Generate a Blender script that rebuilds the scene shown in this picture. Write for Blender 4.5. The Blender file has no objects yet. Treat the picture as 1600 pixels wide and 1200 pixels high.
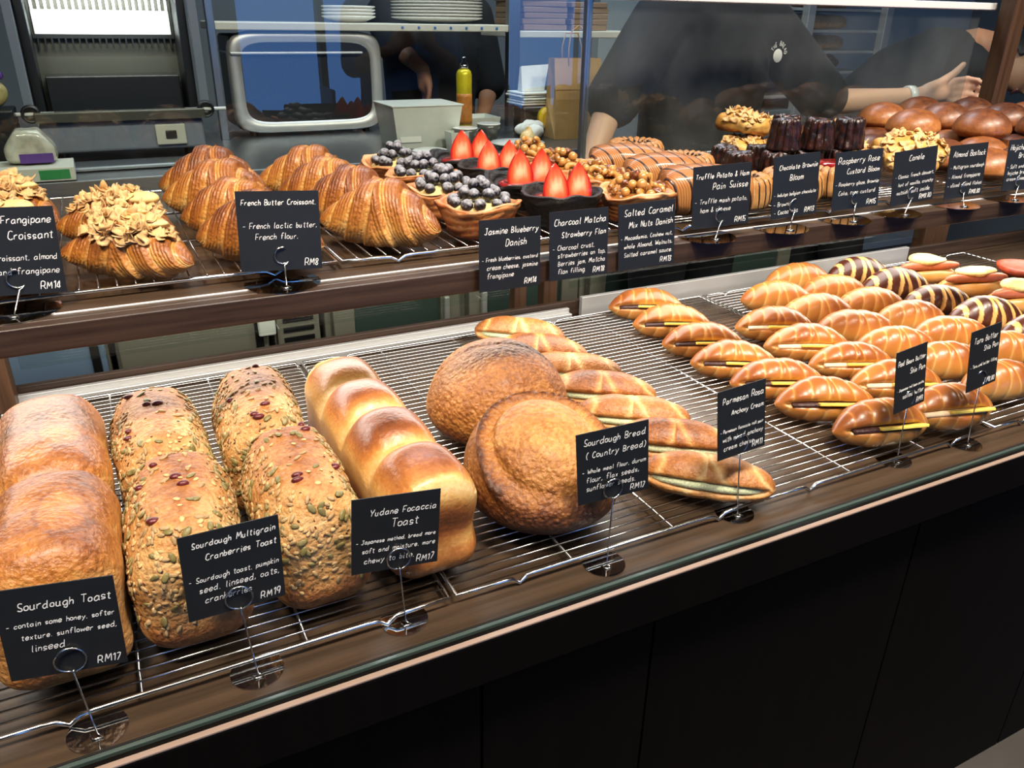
import bpy, bmesh, math, random
import numpy as np
from mathutils import Vector, Matrix, Euler

sc = bpy.context.scene
C = sc.collection
PI = math.pi
random.seed(7)

# ---------------------------------------------------------------- camera, world, lights, exposure
cam_d = bpy.data.cameras.new('camera')
cam = bpy.data.objects.new('camera', cam_d)
C.objects.link(cam)
sc.camera = cam
cam_d.sensor_width = 36.0
cam_d.lens = 36.0 * 1240.0 / 1600.0
cam_d.clip_start = 0.05
R3 = ((0.89206864, -0.45167432, 0.01427732), (-0.17757082, -0.37940963, -0.90802915), (0.4155504, 0.8074891, -0.41866361))
cam.matrix_world = Matrix((
    (R3[0][0], -R3[1][0], -R3[2][0], 0.0),
    (R3[0][1], -R3[1][1], -R3[2][1], 0.0),
    (R3[0][2], -R3[1][2], -R3[2][2], 1.40),
    (0, 0, 0, 1)))

sc.view_settings.view_transform = 'Standard'
sc.view_settings.look = 'None'
sc.view_settings.gamma = 1.0
sc.view_settings.use_curve_mapping = False
sc.view_settings.exposure = 0.0
sc.cycles.max_bounces = 7
sc.cycles.diffuse_bounces = 3
sc.cycles.glossy_bounces = 4
sc.cycles.transparent_max_bounces = 12
sc.cycles.caustics_reflective = False
sc.cycles.caustics_refractive = False
sc.cycles.sample_clamp_indirect = 4.0

world = bpy.data.worlds.new('world')
sc.world = world
world.use_nodes = True
world.node_tree.nodes['Background'].inputs[0].default_value = (0.55, 0.66, 0.85, 1)
world.node_tree.nodes['Background'].inputs[1].default_value = 0.06

def area(name, loc, target, sx, sy, power, col, spread=PI):
    d = bpy.data.lights.new(name, 'AREA')
    d.shape = 'RECTANGLE'; d.size = sx; d.size_y = sy
    d.energy = power; d.color = col; d.spread = spread
    o = bpy.data.objects.new(name, d)
    C.objects.link(o)
    o.location = loc
    z = (Vector(loc) - Vector(target)).normalized()
    x = Vector((1, 0, 0)); x = (x - z*x.dot(z)).normalized()
    o.rotation_euler = Matrix((x, z.cross(x), z)).transposed().to_euler()      # the long side runs along the counter
    return o
WARM = (1.0, 0.87, 0.72)
NEUT = (1.0, 0.93, 0.84)
COOL = (0.82, 0.90, 1.0)
# ceiling spots over the counter
for i, x in enumerate((-0.5, 0.5, 1.5, 2.4)):
    area('ceiling_spot', (x, 0.12, 2.72), (x + 0.1, 1.10, 0.9), 0.34, 0.34, 14.5, WARM, 1.6)
# led strip under the upper shelf
area('shelf_led_strip', (1.0, 1.135, 1.064), (1.0, 1.08, 0.80), 2.9, 0.40, 30, NEUT)
# kitchen ceiling light
area('kitchen_light', (1.2, 2.3, 2.74), (1.2, 2.4, 0), 2.4, 0.4, 42, COOL)
# front of the room, over the customers
area('room_light', (0.9, -0.9, 2.74), (0.9, -0.3, 0), 2.0, 0.3, 12, NEUT)

# ---------------------------------------------------------------- helpers
def hexl(h, k=1.0):
    h = h.lstrip('#')
    out = []
    for i in (0, 2, 4):
        c = int(h[i:i+2], 16) / 255.0
        c = c / 12.92 if c <= 0.04045 else ((c + 0.055) / 1.055) ** 2.4
        out.append(c * k)
    return (out[0], out[1], out[2], 1.0)

class MB:
    """collects vertices and faces of one mesh"""
    def __init__(s): s.v = []; s.f = []; s.m = []; s.mi = 0; s.M = None
    def add(s, vs, fs, M=None):
        n = len(s.v)
        M = M if M is not None else s.M
        for p in vs:
            p = Vector(p)
            if M is not None: p = M @ p
            s.v.append((p.x, p.y, p.z))
        for f in fs:
            s.f.append(tuple(i + n for i in f)); s.m.append(s.mi)
        return s
    def box(s, cx, cy, cz, sx, sy, sz, M=None, bev=0.0):
        if bev <= 0:
            x, y, z = sx/2, sy/2, sz/2
            vs = [(cx+a*x, cy+b*y, cz+c*z) for a in (-1, 1) for b in (-1, 1) for c in (-1, 1)]
            return s.add(vs, [(0,1,3,2),(4,6,7,5),(0,4,5,1),(2,3,7,6),(0,2,6,4),(1,5,7,3)], M)
        bm = bmesh.new()
        bmesh.ops.create_cube(bm, size=1.0)
        bmesh.ops.scale(bm, vec=(sx, sy, sz), verts=bm.verts)
        bmesh.ops.bevel(bm, geom=bm.edges[:], offset=min(bev, min(sx, sy, sz)*0.49), segments=3, affect='EDGES', profile=0.5)
        bmesh.ops.translate(bm, vec=(cx, cy, cz), verts=bm.verts)
        bm.verts.index_update()
        vs = [v.co.copy() for v in bm.verts]; fs = [[v.index for v in f.verts] for f in bm.faces]
        bm.free()
        return s.add(vs, fs, M)
    def tube(s, pts, r, n=8, closed=False, caps=True, M=None):
        pts = [Vector(p) for p in pts]
        m = len(pts)
        rr = r if isinstance(r, (list, tuple)) else [r]*m
        T = []
        for i in range(m):
            if closed: t = pts[(i+1) % m] - pts[i-1]
            else: t = pts[min(i+1, m-1)] - pts[max(i-1, 0)]
            T.append(t.normalized() if t.length > 1e-9 else Vector((0,0,1)))
        up = Vector((0,0,1)) if abs(T[0].z) < 0.9 else Vector((1,0,0))
        nrm = (up - T[0]*up.dot(T[0])).normalized()
        vs = []
        for i in range(m):
            nrm = (nrm - T[i]*nrm.dot(T[i]))
            nrm = nrm.normalized() if nrm.length > 1e-6 else T[i].orthogonal().normalized()
            b = T[i].cross(nrm)
            for k in range(n):
                a = 2*PI*k/n
                vs.append(pts[i] + (nrm*math.cos(a) + b*math.sin(a))*rr[i])
        fs = []
        for i in range(m if closed else m-1):
            j = (i+1) % m
            for k in range(n):
                l = (k+1) % n
                fs.append((i*n+k, i*n+l, j*n+l, j*n+k))
        if not closed and caps:
            fs.append(tuple(range(n-1, -1, -1))); fs.append(tuple((m-1)*n+k for k in range(n)))
        return s.add(vs, fs, M)
    def lathe(s, prof, n=24, M=None, rmod=None):
        vs = []; fs = []
        for i, (r, z) in enumerate(prof):
            for k in range(n):
                a = 2*PI*k/n
                q = r*(rmod(a, i, z) if rmod else 1.0)
                vs.append((q*math.cos(a), q*math.sin(a), z))
        for i in range(len(prof)-1):
            for k in range(n):
                l = (k+1) % n
                fs.append((i*n+k, i*n+l, (i+1)*n+l, (i+1)*n+k))
        fs.append(tuple(range(n-1, -1, -1)))
        fs.append(tuple((len(prof)-1)*n+k for k in range(n)))
        return s.add(vs, fs, M)
    def ball(s, c, r, n=10, m=7, sc_=(1,1,1), M=None, rot=None):
        vs = []; fs = []
        Rm = rot.to_matrix() if rot else None
        for i in range(1, m):
            t = PI*i/m
            for k in range(n):
                a = 2*PI*k/n
                p = Vector((r*sc_[0]*math.sin(t)*math.cos(a), r*sc_[1]*math.sin(t)*math.sin(a), r*sc_[2]*math.cos(t)))
                vs.append(p)
        vs.append(Vector((0,0,r*sc_[2]))); vs.append(Vector((0,0,-r*sc_[2])))
        if Rm: vs = [Rm @ p for p in vs]
        vs = [p + Vector(c) for p in vs]
        for i in range(m-2):
            for k in range(n):
                l = (k+1) % n
                fs.append((i*n+k, (i+1)*n+k, (i+1)*n+l, i*n+l))
        a_, b_ = (m-1)*n, (m-1)*n+1
        for k in range(n):
            l = (k+1) % n
            fs.append((a_, k, l)); fs.append((b_, (m-2)*n+l, (m-2)*n+k))
        return s.add(vs, fs, M)
    def mesh(s, name, mats, smooth=True):
        me = bpy.data.meshes.new(name)
        me.from_pydata(s.v, [], s.f)
        for m in (mats if isinstance(mats, (list, tuple)) else [mats]): me.materials.append(m)
        if s.m and max(s.m) > 0: me.polygons.foreach_set('material_index', s.m)
        me.polygons.foreach_set('use_smooth', [smooth]*len(me.polygons))
        me.update()
        return me
    def build(s, name, mats, parent=None, smooth=False, loc=None):
        return put(name, s.mesh(name, mats, smooth), parent, loc)

def put(name, me, parent=None, loc=None, rot=None):
    o = bpy.data.objects.new(name, me)
    C.objects.link(o)
    if parent is not None: o.parent = parent
    if loc is not None: o.location = loc
    if rot is not None: o.rotation_euler = rot
    return o
def tag(o, label=None, cat=None, group=None, kind=None):
    if label: o['label'] = label
    if cat: o['category'] = cat
    if group: o['group'] = group
    if kind: o['kind'] = kind
    return o
def thing(name, label, cat, loc=(0,0,0), rz=0.0, group=None):
    o = bpy.data.objects.new(name, None)
    o.empty_display_size = 0.02
    C.objects.link(o); o.location = loc; o.rotation_euler = (0, 0, rz)
    return tag(o, label, cat, group)
def copy_tree(o, parent=None):
    c = o.copy(); C.objects.link(c)
    if parent is not None: c.parent = parent
    for ch in list(o.children): copy_tree(ch, c)
    return c
def place(o, loc, rz=0.0, label=None, s=None, tilt=(0, 0)):
    o.location = loc; o.rotation_euler = (tilt[0], tilt[1], rz)
    if label: o['label'] = label
    if s is not None: o.scale = (s, s, s) if not isinstance(s, tuple) else s
    return o

# ---------------------------------------------------------------- smooth pseudo noise on numpy arrays
class Fbm:
    def __init__(s, seed, freq=1.0, octs=3, n=7):
        r = np.random.RandomState(seed)
        s.w = []
        for o in range(octs):
            f = freq * 2**o
            for k in range(n):
                d = r.normal(size=3); d /= np.linalg.norm(d)
                s.w.append((d*f*r.uniform(0.7, 1.4), r.uniform(0, 6.28), 0.5**o/n**0.5))
    def __call__(s, x, y, z):
        t = 0.0
        for d, p, a in s.w: t = t + a*np.sin(d[0]*x + d[1]*y + d[2]*z + p)
        return t

def grid_mesh(name, V, mat, closed_v=True, attrs=None, uv=True, smooth=True):
    """V: (nu, nv, 3) array; v closes on itself"""
    nu, nv = V.shape[:2]
    idx = np.arange(nu*nv).reshape(nu, nv)
    a = idx[:-1]; b = idx[1:]
    if closed_v:
        q = np.stack([a, np.roll(a, -1, 1), np.roll(b, -1, 1), b], -1).reshape(-1, 4)
    else:
        q = np.stack([a[:, :-1], a[:, 1:], b[:, 1:], b[:, :-1]], -1).reshape(-1, 4)
    fs = q.tolist()
    if closed_v:
        fs.append(idx[0][::-1].tolist()); fs.append(idx[-1].tolist())
    me = bpy.data.meshes.new(name)
    me.from_pydata(V.reshape(-1, 3).tolist(), [], fs)
    me.materials.append(mat)
    me.polygons.foreach_set('use_smooth', [smooth]*len(me.polygons))
    for k, arr in (attrs or {}).items():
        at = me.attributes.new(k, 'FLOAT', 'POINT')
        at.data.foreach_set('value', np.ascontiguousarray(arr.reshape(-1), dtype=np.float32))
    me.update()
    return me

def cube_grid(n):
    """points of a subdivided cube, welded; returns (N,3) in [-1,1] and quads"""
    key = {}; pts = []; fs = []
    def vid(p):
        k = (round(p[0]*1e4), round(p[1]*1e4), round(p[2]*1e4))
        if k not in key: key[k] = len(pts); pts.append(p)
        return key[k]
    lin = [math.tan((-1 + 2*i/n)*PI/4) for i in range(n+1)]
    for ax in range(3):
        for sg in (-1, 1):
            g = []
            for i in range(n+1):
                row = []
                for j in range(n+1):
                    p = [0, 0, 0]
                    p[ax] = sg; p[(ax+1) % 3] = lin[i]; p[(ax+2) % 3] = lin[j]
                    row.append(vid(tuple(p)))
                g.append(row)
            for i in range(n):
                for j in range(n):
                    q = (g[i][j], g[i+1][j], g[i+1][j+1], g[i][j+1])
                    fs.append(q if sg > 0 else q[::-1])
    return np.array(pts, float), fs
_CG = {}
def blob(name, n, fn, mat, attr=None):
    """fn(P cube points, N unit sphere points) -> (points, dict of attributes)"""
    if n not in _CG: _CG[n] = cube_grid(n)
    P, fs = _CG[n]
    N = P/np.linalg.norm(P, axis=1)[:, None]
    Q, at = fn(P, N)
    me = bpy.data.meshes.new(name)
    me.from_pydata(Q.tolist(), [], fs)
    me.materials.append(mat)
    me.polygons.foreach_set('use_smooth', [True]*len(me.polygons))
    for k, arr in at.items():
        a = me.attributes.new(k, 'FLOAT', 'POINT')
        a.data.foreach_set('value', np.ascontiguousarray(arr, dtype=np.float32))
    me.update()
    return me
def rounded(P, h, r):
    """map cube points onto a rounded box with half sizes h and corner radius r"""
    h = np.array(h); q = P*h
    inner = np.clip(q, -(h-r), h-r)
    d = q - inner
    # push cube surface points out to the rounded surface
    L = np.linalg.norm(d, axis=1)[:, None]
    return np.where(L > 1e-9, inner + d/np.maximum(L, 1e-9)*r, q)

# ---------------------------------------------------------------- materials
def nodes_of(name):
    m = bpy.data.materials.new(name); m.use_nodes = True
    nt = m.node_tree; b = nt.nodes['Principled BSDF']
    return m, nt, b
def plain(name, col, rough=0.5, metal=0.0, spec=0.5, var=0.0, scale=20.0, bump=0.0, coat=0.0, emit=None, es=0.0, sss=0.0, stretch=None):
    m, nt, b = nodes_of(name)
    c = hexl(col) if isinstance(col, str) else col
    b.inputs['Base Color'].default_value = c
    b.inputs['Roughness'].default_value = rough
    b.inputs['Metallic'].default_value = metal
    b.inputs['Specular IOR Level'].default_value = spec
    b.inputs['Coat Weight'].default_value = coat
    if sss: 
        b.inputs['Subsurface Weight'].default_value = sss
        b.inputs['Subsurface Radius'].default_value = (0.01, 0.004, 0.002)
        b.inputs['Subsurface Scale'].default_value = 1.0
    if emit:
        b.inputs['Emission Color'].default_value = hexl(emit); b.inputs['Emission Strength'].default_value = es
    if var or bump:
        tc = nt.nodes.new('ShaderNodeTexCoord'); nz = nt.nodes.new('ShaderNodeTexNoise')
        nz.inputs['Scale'].default_value = scale; nz.inputs['Detail'].default_value = 4
        if stretch:
            mp = nt.nodes.new('ShaderNodeMapping'); mp.inputs['Scale'].default_value = stretch
            nt.links.new(tc.outputs['Object'], mp.inputs['Vector']); nt.links.new(mp.outputs[0], nz.inputs['Vector'])
        else: nt.links.new(tc.outputs['Object'], nz.inputs['Vector'])
        if var:
            rp = nt.nodes.new('ShaderNodeValToRGB')
            rp.color_ramp.elements[0].color = tuple(x*(1-var) for x in c[:3]) + (1,)
            rp.color_ramp.elements[1].color = tuple(min(1, x*(1+var)) for x in c[:3]) + (1,)
            rp.color_ramp.elements[0].position = 0.3; rp.color_ramp.elements[1].position = 0.7
            nt.links.new(nz.outputs['Fac'], rp.inputs[0]); nt.links.new(rp.outputs[0], b.inputs['Base Color'])
        if bump:
            bp = nt.nodes.new('ShaderNodeBump'); bp.inputs['Strength'].default_value = bump; bp.inputs['Distance'].default_value = 0.002
            nt.links.new(nz.outputs['Fac'], bp.inputs['Height']); nt.links.new(bp.outputs[0], b.inputs['Normal'])
    return m
def wood(name, dark, light, rough=0.4, axis=0, scale=1.0, spec=0.4):
    m, nt, b = nodes_of(name)
    tc = nt.nodes.new('ShaderNodeTexCoord'); mp = nt.nodes.new('ShaderNodeMapping')
    s = [60*scale]*3; s[axis] = 2.2*scale
    mp.inputs['Scale'].default_value = s
    nz = nt.nodes.new('ShaderNodeTexNoise'); nz.inputs['Scale'].default_value = 1.6; nz.inputs['Detail'].default_value = 6; nz.inputs['Roughness'].default_value = 0.65
    rp = nt.nodes.new('ShaderNodeValToRGB')
    rp.color_ramp.elements[0].position = 0.36; rp.color_ramp.elements[1].position = 0.66
    rp.color_ramp.elements[0].color = hexl(dark); rp.color_ramp.elements[1].color = hexl(light)
    bp = nt.nodes.new('ShaderNodeBump'); bp.inputs['Strength'].default_value = 0.12; bp.inputs['Distance'].default_value = 0.001
    l = nt.links.new
    l(tc.outputs['Object'], mp.inputs[0]); l(mp.outputs[0], nz.inputs['Vector']); l(nz.outputs['Fac'], rp.inputs[0])
    l(rp.outputs[0], b.inputs['Base Color']); l(nz.outputs['Fac'], bp.inputs['Height']); l(bp.outputs[0], b.inputs['Normal'])
    b.inputs['Roughness'].default_value = rough; b.inputs['Specular IOR Level'].default_value = spec
    return m
def crust(name, stops, rough=0.45, nscale=90.0, namp=0.35, bump=0.35, blister=0.0, coat=0.0, lam=None, speck=None, bdist=0.0015, flour=0.0):
    """bread crust: colour ramp over the 'brown' attribute plus noise; lam = fine layer lines along 'lam' attribute"""
    m, nt, b = nodes_of(name)
    l = nt.links.new
    at = nt.nodes.new('ShaderNodeAttribute'); at.attribute_name = 'brown'
    tc = nt.nodes.new('ShaderNodeTexCoord')
    nz = nt.nodes.new('ShaderNodeTexNoise'); nz.inputs['Scale'].default_value = nscale; nz.inputs['Detail'].default_value = 5; nz.inputs['Roughness'].default_value = 0.6
    l(tc.outputs['Object'], nz.inputs['Vector'])
    mu = nt.nodes.new('ShaderNodeMath'); mu.operation = 'MULTIPLY_ADD'; mu.inputs[1].default_value = namp*2; mu.inputs[2].default_value = -namp
    l(nz.outputs['Fac'], mu.inputs[0])
    ad = nt.nodes.new('ShaderNodeMath'); ad.operation = 'ADD'
    l(at.outputs['Fac'], ad.inputs[0]); l(mu.outputs[0], ad.inputs[1])
    n3 = nt.nodes.new('ShaderNodeTexNoise'); n3.inputs['Scale'].default_value = max(260.0, nscale*2.4); n3.inputs['Detail'].default_value = 3
    l(tc.outputs['Object'], n3.inputs['Vector'])
    f3 = nt.nodes.new('ShaderNodeMath'); f3.operation = 'MULTIPLY_ADD'; f3.inputs[1].default_value = namp*1.1; l(n3.outputs['Fac'], f3.inputs[0])
    f4 = nt.nodes.new('ShaderNodeMath'); f4.operation = 'MULTIPLY_ADD'; f4.inputs[1].default_value = 1.0; f4.inputs[2].default_value = -namp*0.55; l(f3.outputs[0], f4.inputs[0])
    f3.inputs[2].default_value = 0.0
    f5 = nt.nodes.new('ShaderNodeMath'); f5.operation = 'ADD'; l(ad.outputs[0], f5.inputs[0]); l(f4.outputs[0], f5.inputs[1])
    h0 = nt.nodes.new('ShaderNodeMath'); h0.operation = 'MULTIPLY_ADD'; h0.inputs[1].default_value = 0.6; l(n3.outputs['Fac'], h0.inputs[0]); l(nz.outputs['Fac'], h0.inputs[2])
    last = f5; hgt = h0.outputs[0]
    if blister:
        vo = nt.nodes.new('ShaderNodeTexVoronoi'); vo.inputs['Scale'].default_value = max(nscale*2.2, 170); vo.feature = 'SMOOTH_F1'
        l(tc.outputs['Object'], vo.inputs['Vector'])
        b2 = nt.nodes.new('ShaderNodeMath'); b2.operation = 'MULTIPLY_ADD'; b2.inputs[1].default_value = -blister; 
        l(vo.outputs['Distance'], b2.inputs[0]); l(h0.outputs[0], b2.inputs[2])
        hgt = b2.outputs[0]
        a2 = nt.nodes.new('ShaderNodeMath'); a2.operation = 'MULTIPLY_ADD'; a2.inputs[1].default_value = 0.35*blister
        l(vo.outputs['Distance'], a2.inputs[0]); l(last.outputs[0], a2.inputs[2]); last = a2
    if lam:
        la = nt.nodes.new('ShaderNodeAttribute'); la.attribute_name = 'lam'
        wn = nt.nodes.new('ShaderNodeMath'); wn.operation = 'MULTIPLY_ADD'; wn.inputs[1].default_value = 5.0
        l(nz.outputs['Fac'], wn.inputs[0]); 
        lm = nt.nodes.new('ShaderNodeMath'); lm.operation = 'MULTIPLY'; lm.inputs[1].default_value = lam[0]
        l(la.outputs['Fac'], lm.inputs[0]); l(lm.outputs[0], wn.inputs[2])
        si = nt.nodes.new('ShaderNodeMath'); si.operation = 'SINE'; l(wn.outputs[0], si.inputs[0])
        a3 = nt.nodes.new('ShaderNodeMath'); a3.operation = 'MULTIPLY_ADD'; a3.inputs[1].default_value = lam[1]
        l(si.outputs[0], a3.inputs[0]); l(last.outputs[0], a3.inputs[2]); last = a3
        h3 = nt.nodes.new('ShaderNodeMath'); h3.operation = 'MULTIPLY_ADD'; h3.inputs[1].default_value = 0.14
        l(si.outputs[0], h3.inputs[0]); l(hgt, h3.inputs[2]); hgt = h3.outputs[0]
    rp = nt.nodes.new('ShaderNodeValToRGB')
    el = rp.color_ramp.elements
    for i, (p, c) in enumerate(stops):
        e = el[i] if i < 2 else el.new(p)
        e.position = p; e.color = hexl(c)
    l(last.outputs[0], rp.inputs[0])
    outc = rp.outputs[0]
    if speck:
        v2 = nt.nodes.new('ShaderNodeTexVoronoi'); v2.inputs['Scale'].default_value = speck[0]
        l(tc.outputs['Object'], v2.inputs['Vector'])
        lt = nt.nodes.new('ShaderNodeMath'); lt.operation = 'LESS_THAN'; lt.inputs[1].default_value = speck[1]
        l(v2.outputs['Distance'], lt.inputs[0])
        mx = nt.nodes.new('ShaderNodeMix'); mx.data_type = 'RGBA'
        l(lt.outputs[0], mx.inputs['Factor']); l(outc, mx.inputs['A']); mx.inputs['B'].default_value = hexl(speck[2])
        outc = mx.outputs['Result']
    l(outc, b.inputs['Base Color'])
    bp = nt.nodes.new('ShaderNodeBump'); bp.inputs['Strength'].default_value = bump; bp.inputs['Distance'].default_value = bdist
    l(hgt, bp.inputs['Height']); l(bp.outputs[0], b.inputs['Normal'])
    b.inputs['Roughness'].default_value = rough
    b.inputs['Coat Weight'].default_value = coat; b.inputs['Coat Roughness'].default_value = 0.25
    return m
def glass_mat(name, tint='#f4faf8', rough=0.0, ior=1.45, haze=None):
    m = bpy.data.materials.new(name); m.use_nodes = True
    nt = m.node_tree; nt.nodes.clear()
    o = nt.nodes.new('ShaderNodeOutputMaterial'); tr = nt.nodes.new('ShaderNodeBsdfTransparent'); gl = nt.nodes.new('ShaderNodeBsdfGlossy')
    tr.inputs[0].default_value = hexl(tint); gl.inputs['Roughness'].default_value = rough
    fr = nt.nodes.new('ShaderNodeFresnel'); fr.inputs[0].default_value = ior
    mx = nt.nodes.new('ShaderNodeMixShader')
    ge = nt.nodes.new('ShaderNodeNewGeometry'); fm = nt.nodes.new('ShaderNodeMath'); fm.operation = 'SUBTRACT'; fm.inputs[0].default_value = 1.0
    nt.links.new(ge.outputs['Backfacing'], fm.inputs[1])
    fx = nt.nodes.new('ShaderNodeMath'); fx.operation = 'MULTIPLY'; nt.links.new(fr.outputs[0], fx.inputs[0]); nt.links.new(fm.outputs[0], fx.inputs[1])
    fz = nt.nodes.new('ShaderNodeMath'); fz.operation = 'MULTIPLY'; fz.inputs[1].default_value = 1.7; fz.use_clamp = True; nt.links.new(fx.outputs[0], fz.inputs[0])
    nt.links.new(fz.outputs[0], mx.inputs[0]); nt.links.new(tr.outputs[0], mx.inputs[1]); nt.links.new(gl.outputs[0], mx.inputs[2])
    last = mx
    if haze:
        # painted haze: a thin whitish film for the ghosting reflections in the pane
        tc = nt.nodes.new('ShaderNodeTexCoord'); mp = nt.nodes.new('ShaderNodeMapping'); mp.inputs['Scale'].default_value = (2.2, 1, 1.6)
        nz = nt.nodes.new('ShaderNodeTexNoise'); nz.inputs['Scale'].default_value = 1.6; nz.inputs['Detail'].default_value = 5
        df = nt.nodes.new('ShaderNodeBsdfDiffuse'); df.inputs[0].default_value = (0.8, 0.85, 0.9, 1)
        rp = nt.nodes.new('ShaderNodeMapRange'); rp.inputs['From Min'].default_value = 0.35; rp.inputs['From Max'].default_value = 0.8
        rp.inputs['To Min'].default_value = haze[0]; rp.inputs['To Max'].default_value = haze[1]
        m2 = nt.nodes.new('ShaderNodeMixShader')
        nt.links.new(tc.outputs['Object'], mp.inputs[0]); nt.links.new(mp.outputs[0], nz.inputs['Vector']); nt.links.new(nz.outputs['Fac'], rp.inputs['Value'])
        nt.links.new(rp.outputs[0], m2.inputs[0]); nt.links.new(mx.outputs[0], m2.inputs[1]); nt.links.new(df.outputs[0], m2.inputs[2])
        last = m2
    nt.links.new(last.outputs[0], o.inputs[0])
    return m

M = {}
M['deck'] = wood('deck_wood', '#35291e', '#4e3e30', 0.36, 0, 0.7)
M['shelf'] = wood('shelf_wood', '#2b1f17', '#46352a', 0.4, 0, 1.0)
M['post'] = wood('post_wood', '#3a281b', '#543b28', 0.4, 2, 0.8)
M['front'] = wood('front_laminate', '#070403', '#0b0705', 0.6, 2, 0.5, 0.1)
M['groove'] = plain('groove_black', '#060403', 0.8)
M['chrome'] = plain('chrome_wire', '#d8d8d6', 0.18, 1.0)
M['chrome2'] = plain('polished_steel_disc', '#b9b9b9', 0.06, 1.0)
M['steel'] = plain('brushed_steel', '#9c9fa3', 0.32, 1.0, var=0.12, scale=30, stretch=(1, 40, 40))
M['steel_dark'] = plain('dark_steel', '#5a5c60', 0.38, 1.0)
M['alu'] = plain('aluminium_profile', '#c9c9c6', 0.4, 0.6)
M['white'] = plain('white_plastic', '#e6e6e2', 0.4)
M['black'] = plain('black_plastic', '#101113', 0.4)
M['card'] = plain('chalk_card', '#1d1f21', 0.42, spec=0.4, var=0.08, scale=60)
M['chalk'] = plain('chalk_ink', '#e9e9e6', 0.7)
M['glass'] = glass_mat('pane_glass', '#f2f7f5')
M['glass_haze'] = glass_mat('painted_haze_glass', '#eef3f1', haze=(0.0, 0.045))
M['glass_edge'] = plain('glass_edge', '#43524f', 0.15, 0.0, 0.6)

# ---------------------------------------------------------------- the room and the counter
def structure(name, mb, mat, label=None, cat=None, smooth=False):
    return tag(mb.build(name, mat, None, smooth), kind='structure')
M['floor'] = plain('floor_concrete', '#4a4744', 0.5, var=0.15, scale=5)
M['wallk'] = plain('kitchen_wall', '#686f74', 0.5, var=0.05, scale=3)
M['wallc'] = plain('cafe_wall', '#5b5550', 0.7)
M['ceil'] = plain('ceiling_dark', '#55524f', 0.8)
structure('floor', MB().box(1, -0.4, -0.05, 8.4, 8.6, 0.1), M['floor'])
structure('ceiling', MB().box(1, -0.4, 2.85, 8.4, 8.6, 0.1), M['ceil'])
structure('wall_back', MB().box(1, 3.85, 1.4, 8.4, 0.1, 2.8), M['wallk'])
structure('wall_kitchen', MB().box(3.72, 3.66, 1.4, 2.8, 0.06, 2.8), plain('pale_wall_panel', '#a7b0b1', 0.6))
structure('wall_left', MB().box(-3.15, -0.4, 1.4, 0.1, 8.6, 2.8), M['wallc'])
structure('wall_right', MB().box(5.15, -0.4, 1.4, 0.1, 8.6, 2.8), M['wallk'])
# street side: wall with wide shop windows behind the customer
wf = MB()
WX = [(-2.6, -1.9), (1.28, 1.98), (2.04, 2.80), (3.9, 4.9)]
wf.box(1, -4.65, 0.1, 8.4, 0.1, 0.2); wf.box(1, -4.65, 2.6, 8.4, 0.1, 0.4)
edges = [-3.2] + [e for w in WX for e in w] + [5.2]
for i in range(0, len(edges), 2):
    wf.box((edges[i]+edges[i+1])/2, -4.65, 1.3, edges[i+1]-edges[i], 0.1, 2.2)
structure('wall_front', wf, M['wallc'])
M['daylight'] = plain('daylight_sky', '#000000', 1.0, emit='#5f9cf2', es=4.6)
for i, (a, b) in enumerate(WX):
    mb = MB().box((a+b)/2, -4.72, 1.3, b-a, 0.01, 2.2)
    structure('window_%d' % (i+1), mb, M['daylight'])

# deck of the display counter
ct = thing('display_counter', 'dark wooden bakery display counter with lower deck under the wire racks', 'counter', (1.0, 1.0, 0))
def rel(mb, name, mat, parent, smooth=False, base=(1.0, 1.0, 0)):
    o = mb.build(name, mat, parent, smooth); o.location = (-base[0], -base[1], -base[2]); return o
rel(MB().box(1.0, 1.021, 0.785, 5.0, 0.828, 0.03, bev=0.001), 'deck', M['deck'], ct)
rel(MB().box(1.0, 0.594, 0.772, 5.0, 0.016, 0.062, bev=0.003), 'nosing', M['front'], ct)
fp = MB()
gx = [-1.5, -0.72, -0.2, 0.036, 0.283, 0.523, 1.017, 1.50, 1.98, 2.46, 3.5]
for a, b in zip(gx[:-1], gx[1:]):
    fp.box((a+b)/2, 0.622, 0.37, b-a-0.004, 0.018, 0.742)
o = rel(fp, 'front_panel', M['front'], ct)
rel(MB().box(1.0, 0.66, 0.37, 5.0, 0.05, 0.74), 'carcass', M['groove'], ct)
rel(MB().box(1.0, 0.606, 0.797, 5.0, 0.005, 0.014, bev=0.001), 'glass_strip', M['glass_edge'], ct)
rel(MB().box(1.0, 0.5895, 0.8036, 5.0, 0.007, 0.003, bev=0.001), 'edge_highlight', plain('painted_highlight', '#9a8578', 0.35), ct)  # pale strip painted in as the highlight along the nosing edge
rel(MB().box(1.0, 0.6115, 0.8005, 5.0, 0.003, 0.004), 'seal', M['groove'], ct)
rel(MB().box(1.0, 1.452, 0.42, 5.0, 0.02, 0.76), 'back_panel', M['front'], ct)

# back edge of the deck
structure('trim_1', MB().box(1.0, 1.432, 0.817, 5.0, 0.014, 0.034, bev=0.002), M['shelf'])
alu = MB()
alu.box(0.33, 1.409, 0.8085, 1.07, 0.022, 0.014, bev=0.002); alu.box(0.33, 1.416, 0.818, 1.07, 0.010, 0.012, bev=0.001)
tag(alu.build('aluminium_rail', M['alu']), 'white aluminium rail along the back of the lower deck behind the loaves', 'rail', 'rails at the back of the deck')
alu = MB().box(1.42, 1.414, 0.823, 1.05, 0.012, 0.044, bev=0.001)
tag(alu.build('aluminium_rail', M['alu']), 'taller pale flat rail behind the butter rolls', 'rail', 'rails at the back of the deck')

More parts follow.
